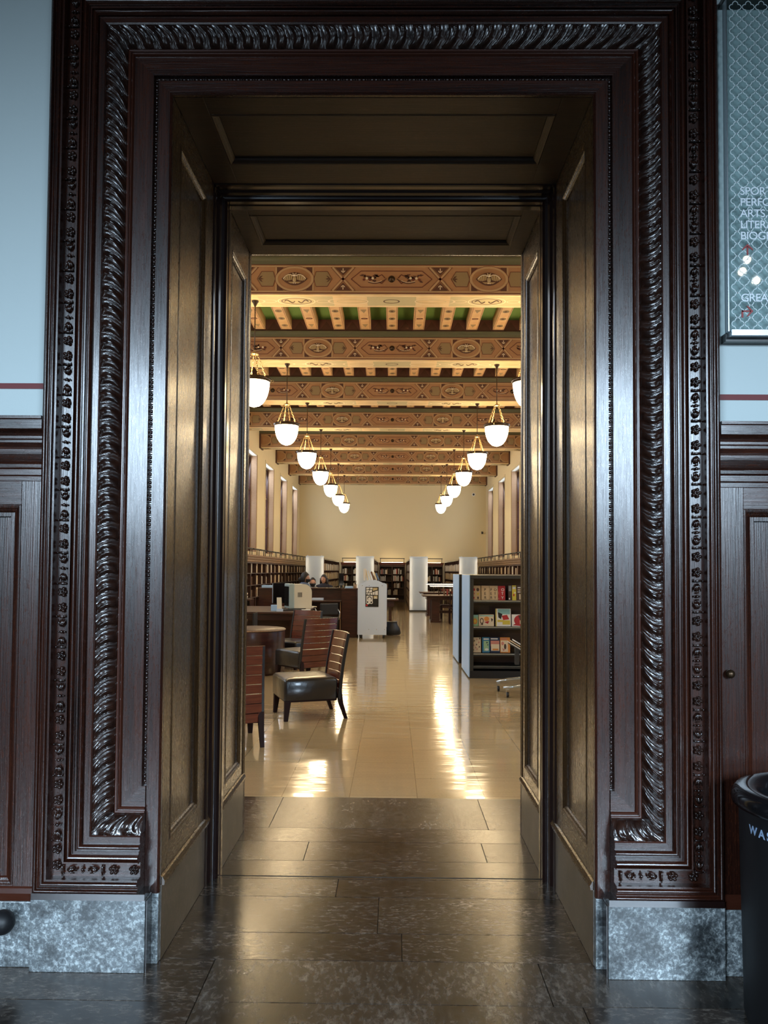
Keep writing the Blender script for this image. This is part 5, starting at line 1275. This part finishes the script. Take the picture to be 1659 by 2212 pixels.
# ================================================================== PEOPLE behind the counter
def person(loc,rz,zseat,hair,shirt,mask,lab,hands=True):
    """seated figure facing local -Y"""
    r=empty('person',loc,rz,label=lab,cat='person')
    s=zseat
    V=[];E=[];R=[]
    def v(x,y,z,rad): V.append((x,y,z)); R.append(rad if hasattr(rad,'__len__') else (rad,rad)); return len(V)-1
    p=v(0,.02,s+.09,(.15,.11)); a=v(0,.03,s+.22,(.135,.10)); c=v(0,.02,s+.38,(.15,.105)); d=v(0,.01,s+.49,(.12,.08)); n=v(0,-.0,s+.55,.052); h=v(0,-.01,s+.59,.05)
    E+=[(p,a),(a,c),(c,d),(d,n),(n,h)]
    for q in (-1,1):
        sh=v(q*.17,.01,s+.475,.055); el=v(q*.22,-.02,s+.22,.042); wr=v(q*.15,-.24,s+.19,.028); pm=v(q*.13,-.30,s+.185,(.034,.016))
        E+=[(d,sh),(sh,el),(el,wr),(wr,pm)]
        for k in range(4):
            f1=v(q*(.13+.034-.021*k)*1.0,-.355,s+.185,.0085); f2=v(q*(.13+.034-.021*k),-.385-.006*(k in(1,2)),s+.172,.007); E+=[(pm,f1),(f1,f2)]
        t1=v(q*.095,-.30,s+.185,.010); t2=v(q*.078,-.33,s+.182,.008); E+=[(pm,t1),(t1,t2)]
        hp=v(q*.09,-.02,s+.06,.085); kn=v(q*.13,-.43,s+.06,.062); an=v(q*.13,-.42,.09,.04); to=v(q*.135,-.54,.035,.034)
        E+=[(p,hp),(hp,kn),(kn,an),(an,to)]
    me=bpy.data.meshes.new('tmp'); me.from_pydata(V,E,[]); o=bpy.data.objects.new('tmp',me); COL.objects.link(o)
    bm=bmesh.new(); bm.from_mesh(me); ly=bm.verts.layers.skin.verify(); bm.verts.ensure_lookup_table()
    for i,vv in enumerate(bm.verts): vv[ly].radius=R[i]
    bm.verts[0][ly].use_root=True; bm.to_mesh(me); bm.free()
    o.modifiers.new('s','SKIN'); sub=o.modifiers.new('u','SUBSURF'); sub.levels=1; sub.render_levels=1
    dg=bpy.context.evaluated_depsgraph_get(); dg.update(); ev=bpy.data.meshes.new_from_object(o.evaluated_get(dg)); bpy.data.objects.remove(o)
    # head: shaped sphere with brow, nose, chin, ears
    b=MB(); b.add([tuple(q.co) for q in ev.vertices],[tuple(q.vertices) for q in ev.polygons],0,True)
    hz=s+.665; n1,n2=26,18; vs=[];fs=[]
    for i in range(n2+1):
        t=PI*i/n2
        for j in range(n1):
            an=2*PI*j/n1; x,y,z=math.sin(t)*math.cos(an),math.sin(t)*math.sin(an),math.cos(t)
            X=.077*x*(1-.22*max(0,-z)); Y=.098*y*(1-.10*max(0,-z)); Z=.122*z
            if y<0:
                nose=math.exp(-((x/.16)**2))*math.exp(-(((z+.12)/.20)**2)); Y-=.024*nose
                chin=math.exp(-((x/.3)**2))*math.exp(-(((z+.85)/.2)**2)); Y-=.018*chin
                for q in (-1,1): Y+=.010*math.exp(-(((x-q*.38)/.16)**2))*math.exp(-(((z-.05)/.13)**2))
                Y-=.004*math.exp(-((x/.25)**2))*math.exp(-(((z+.45)/.06)**2))
            vs.append((X,Y-.012,Z+hz))
    for i in range(n2):
        for j in range(n1): fs.append((i*n1+j,(i+1)*n1+j,(i+1)*n1+(j+1)%n1,i*n1+(j+1)%n1))
    b.add(vs,fs,0,True)
    for q in (-1,1): b.sph((q*.079,.005,hz-.01),(.012,.022,.032),10,8)
    body=b.build('body',M['skin'],r)
    rm=body.modifiers.new('merge','REMESH'); rm.mode='VOXEL'; rm.voxel_size=.0065; rm.use_smooth_shade=True
    for q in (-1,1): one('eye',M['black_gloss'],r,lambda b:b.sph((q*.030,-.098,hz+.008),(.011,.007,.006),8,6))
    # hair
    def hr(b):
        vs=[];fs=[];n1,n2=24,12
        tmax=PI*(.66 if hair=='short' else .72)
        for i in range(n2+1):
            for j in range(n1):
                an=2*PI*j/n1; fr=max(0,-math.sin(an)); t=(tmax*(1-.58*fr**.45))*i/n2
                x,y,z=math.sin(t)*math.cos(an),math.sin(t)*math.sin(an),math.cos(t)
                k=1.12+.03*math.sin(an*7+i*1.3)+.025*math.sin(an*13-i*2.1)+.03*math.cos(an*4+i*.9)+(.12 if hair=='wavy' and y>-.2 else 0)
                vs.append((.077*x*k,.098*y*k-.010,.122*z*k+hz+.004))
        for i in range(n2):
            for j in range(n1): fs.append((i*n1+j,(i+1)*n1+j,(i+1)*n1+(j+1)%n1,i*n1+(j+1)%n1))
        b.add(vs,fs,0,True)
        if hair=='long':
            for k in range(9):
                a=PI*(k/8)*1.2-.1*PI; x=.088*math.cos(a); y=.085*math.sin(a)
                b.tube([(x,y,hz+.03),(x*1.12,y*1.08,hz-.07),(x*1.2,y*1.05,hz-.17)],[.028,.026,.012],7)
        if hair=='wavy': b.sph((0,.115,hz-.03),(.055,.05,.06),12,8)
    h_=one('hair',M['hair'],r,hr)
    if mask:
        def mk(b):
            rows=[]
            for i in range(8):
                z=-.02-.092*i/7; row=[]
                for j in range(13):
                    a=-PI/2+(-1.25+2.5*j/12); k=(1-(z/.135)**2)**.5
                    bul=.024*math.exp(-((j-6)/2.2)**2)*math.sin(PI*min(1,(i+1)/7))
                    row.append((.083*k*math.cos(a),(.107*k+bul)*math.sin(a)-.012,hz+z))
                rows.append(row)
            b.grid(rows,0,True)
        one('face_mask',M['mask'],r,mk)
    # clothing: shirt torso and sleeves, trousers
    def sh_(b):
        prof=[(.155,.115,s+.03),(.155,.115,s+.12),(.148,.11,s+.24),(.178,.135,s+.38),(.192,.130,s+.455),(.180,.122,s+.500),(.125,.10,s+.545),(.066,.066,s+.570)]
        rows=[[(a_*math.cos(2*PI*k/20),.02+c_*math.sin(2*PI*k/20),z) for k in range(21)] for a_,c_,z in prof]
        b.grid(rows,0,True)
        for q in (-1,1): b.tube([(q*.13,.01,s+.47),(q*.18,.01,s+.462),(q*.205,-.005,s+.33),(q*.225,-.02,s+.21),(q*.19,-.13,s+.198)],[.066,.076,.066,.056,.044],12)
    one('shirt',M[shirt],r,sh_)
    def tr_(b):
        for q in (-1,1): b.tube([(q*.07,.06,s+.075),(q*.10,-.10,s+.07),(q*.13,-.42,s+.065),(q*.135,-.455,s-.0),(q*.132,-.43,.12)],[.10,.10,.078,.072,.055],12)
    one('trousers',M['trousers'],r,tr_)
    k_=empty('stool',loc,rz,label='plain dark stool under the '+lab.split(' with')[0].replace('person','seated person')[:60],cat='stool',group='stools behind the counter')
    k_['label']='plain dark stool under the person with '+lab.split(' with ')[-1].split(',')[0]+(', low' if 'low behind' in lab else '')
    one('seat',M['black'],k_,lambda b:b.lathe([(.17,s-.06),(.18,s-.05),(.18,s-.03),(.16,s-.015)],n=20)); one('post',M['chrome'],k_,lambda b:b.tube([(0,0,.02),(0,0,s-.05)],.025,8)); one('foot_disc',M['black'],k_,lambda b:b.lathe([(.2,0),(.2,.015),(.05,.03)],n=20))
    return r
person((-2.05,15.72,0),math.radians(80),.645,'wavy','shirt_blue',True,'person with dark wavy hair and black mask in profile, slate blue shirt, behind counter')
person((-2.10,18.0,0),math.radians(10),.505,'short','shirt_grey',True,'person facing the doorway with large black mask, low behind the counter')
person((-1.86,18.75,0),math.radians(-20),.585,'long','trousers',False,'person with long dark hair and bare face, rightmost behind the counter')

# ------------------------------------------------------------------ sub-parts: small pieces belong to the part that carries them
SUB={'lettering':('glass_panel','lid','cover','body'),'quatrefoil_lattice':('glass_panel',),'up_arrow':('glass_panel',),'turn_right_arrow':('glass_panel',),
     'screw':('end_panel',),'bolt':('end_panel',),'vent':('back_housing',),'screen':('front_bezel',),'key_field':('case',),'arm_rest':('arm',),
     'rim_hook':('rim',),'chain':('crown_ring',),'owl_emblem':('painted_panels',),'boss':('painted_panels',),'printed_shapes':('backing',),
     'top_band':('table_top',),'shelf_edge':('shelf',),'jamb_moulding':('jamb_panel',),'soffit_moulding':('soffit_panel',),'panel_moulding':('panel',),'knob':('stile_frame',),'globe':('arm',)}
base=lambda n:n.split('.')[0]
for root in [o for o in list(COL.objects) if o.parent is None and o.children]:
    kids={}
    for c in root.children: kids.setdefault(base(c.name),[]).append(c)
    for kn,hosts in SUB.items():
        if kn not in kids: continue
        host=next((h for h in hosts if h in kids and h!='lid'),None)
        if not host: continue
        hs=kids[host]; ks=kids[kn]
        for i,c in enumerate(ks):
            h=hs[i] if len(hs)==len(ks) else hs[min(len(hs)-1,i*len(hs)//len(ks))]
            l=c.location-h.location; c.parent=h; c.location=l
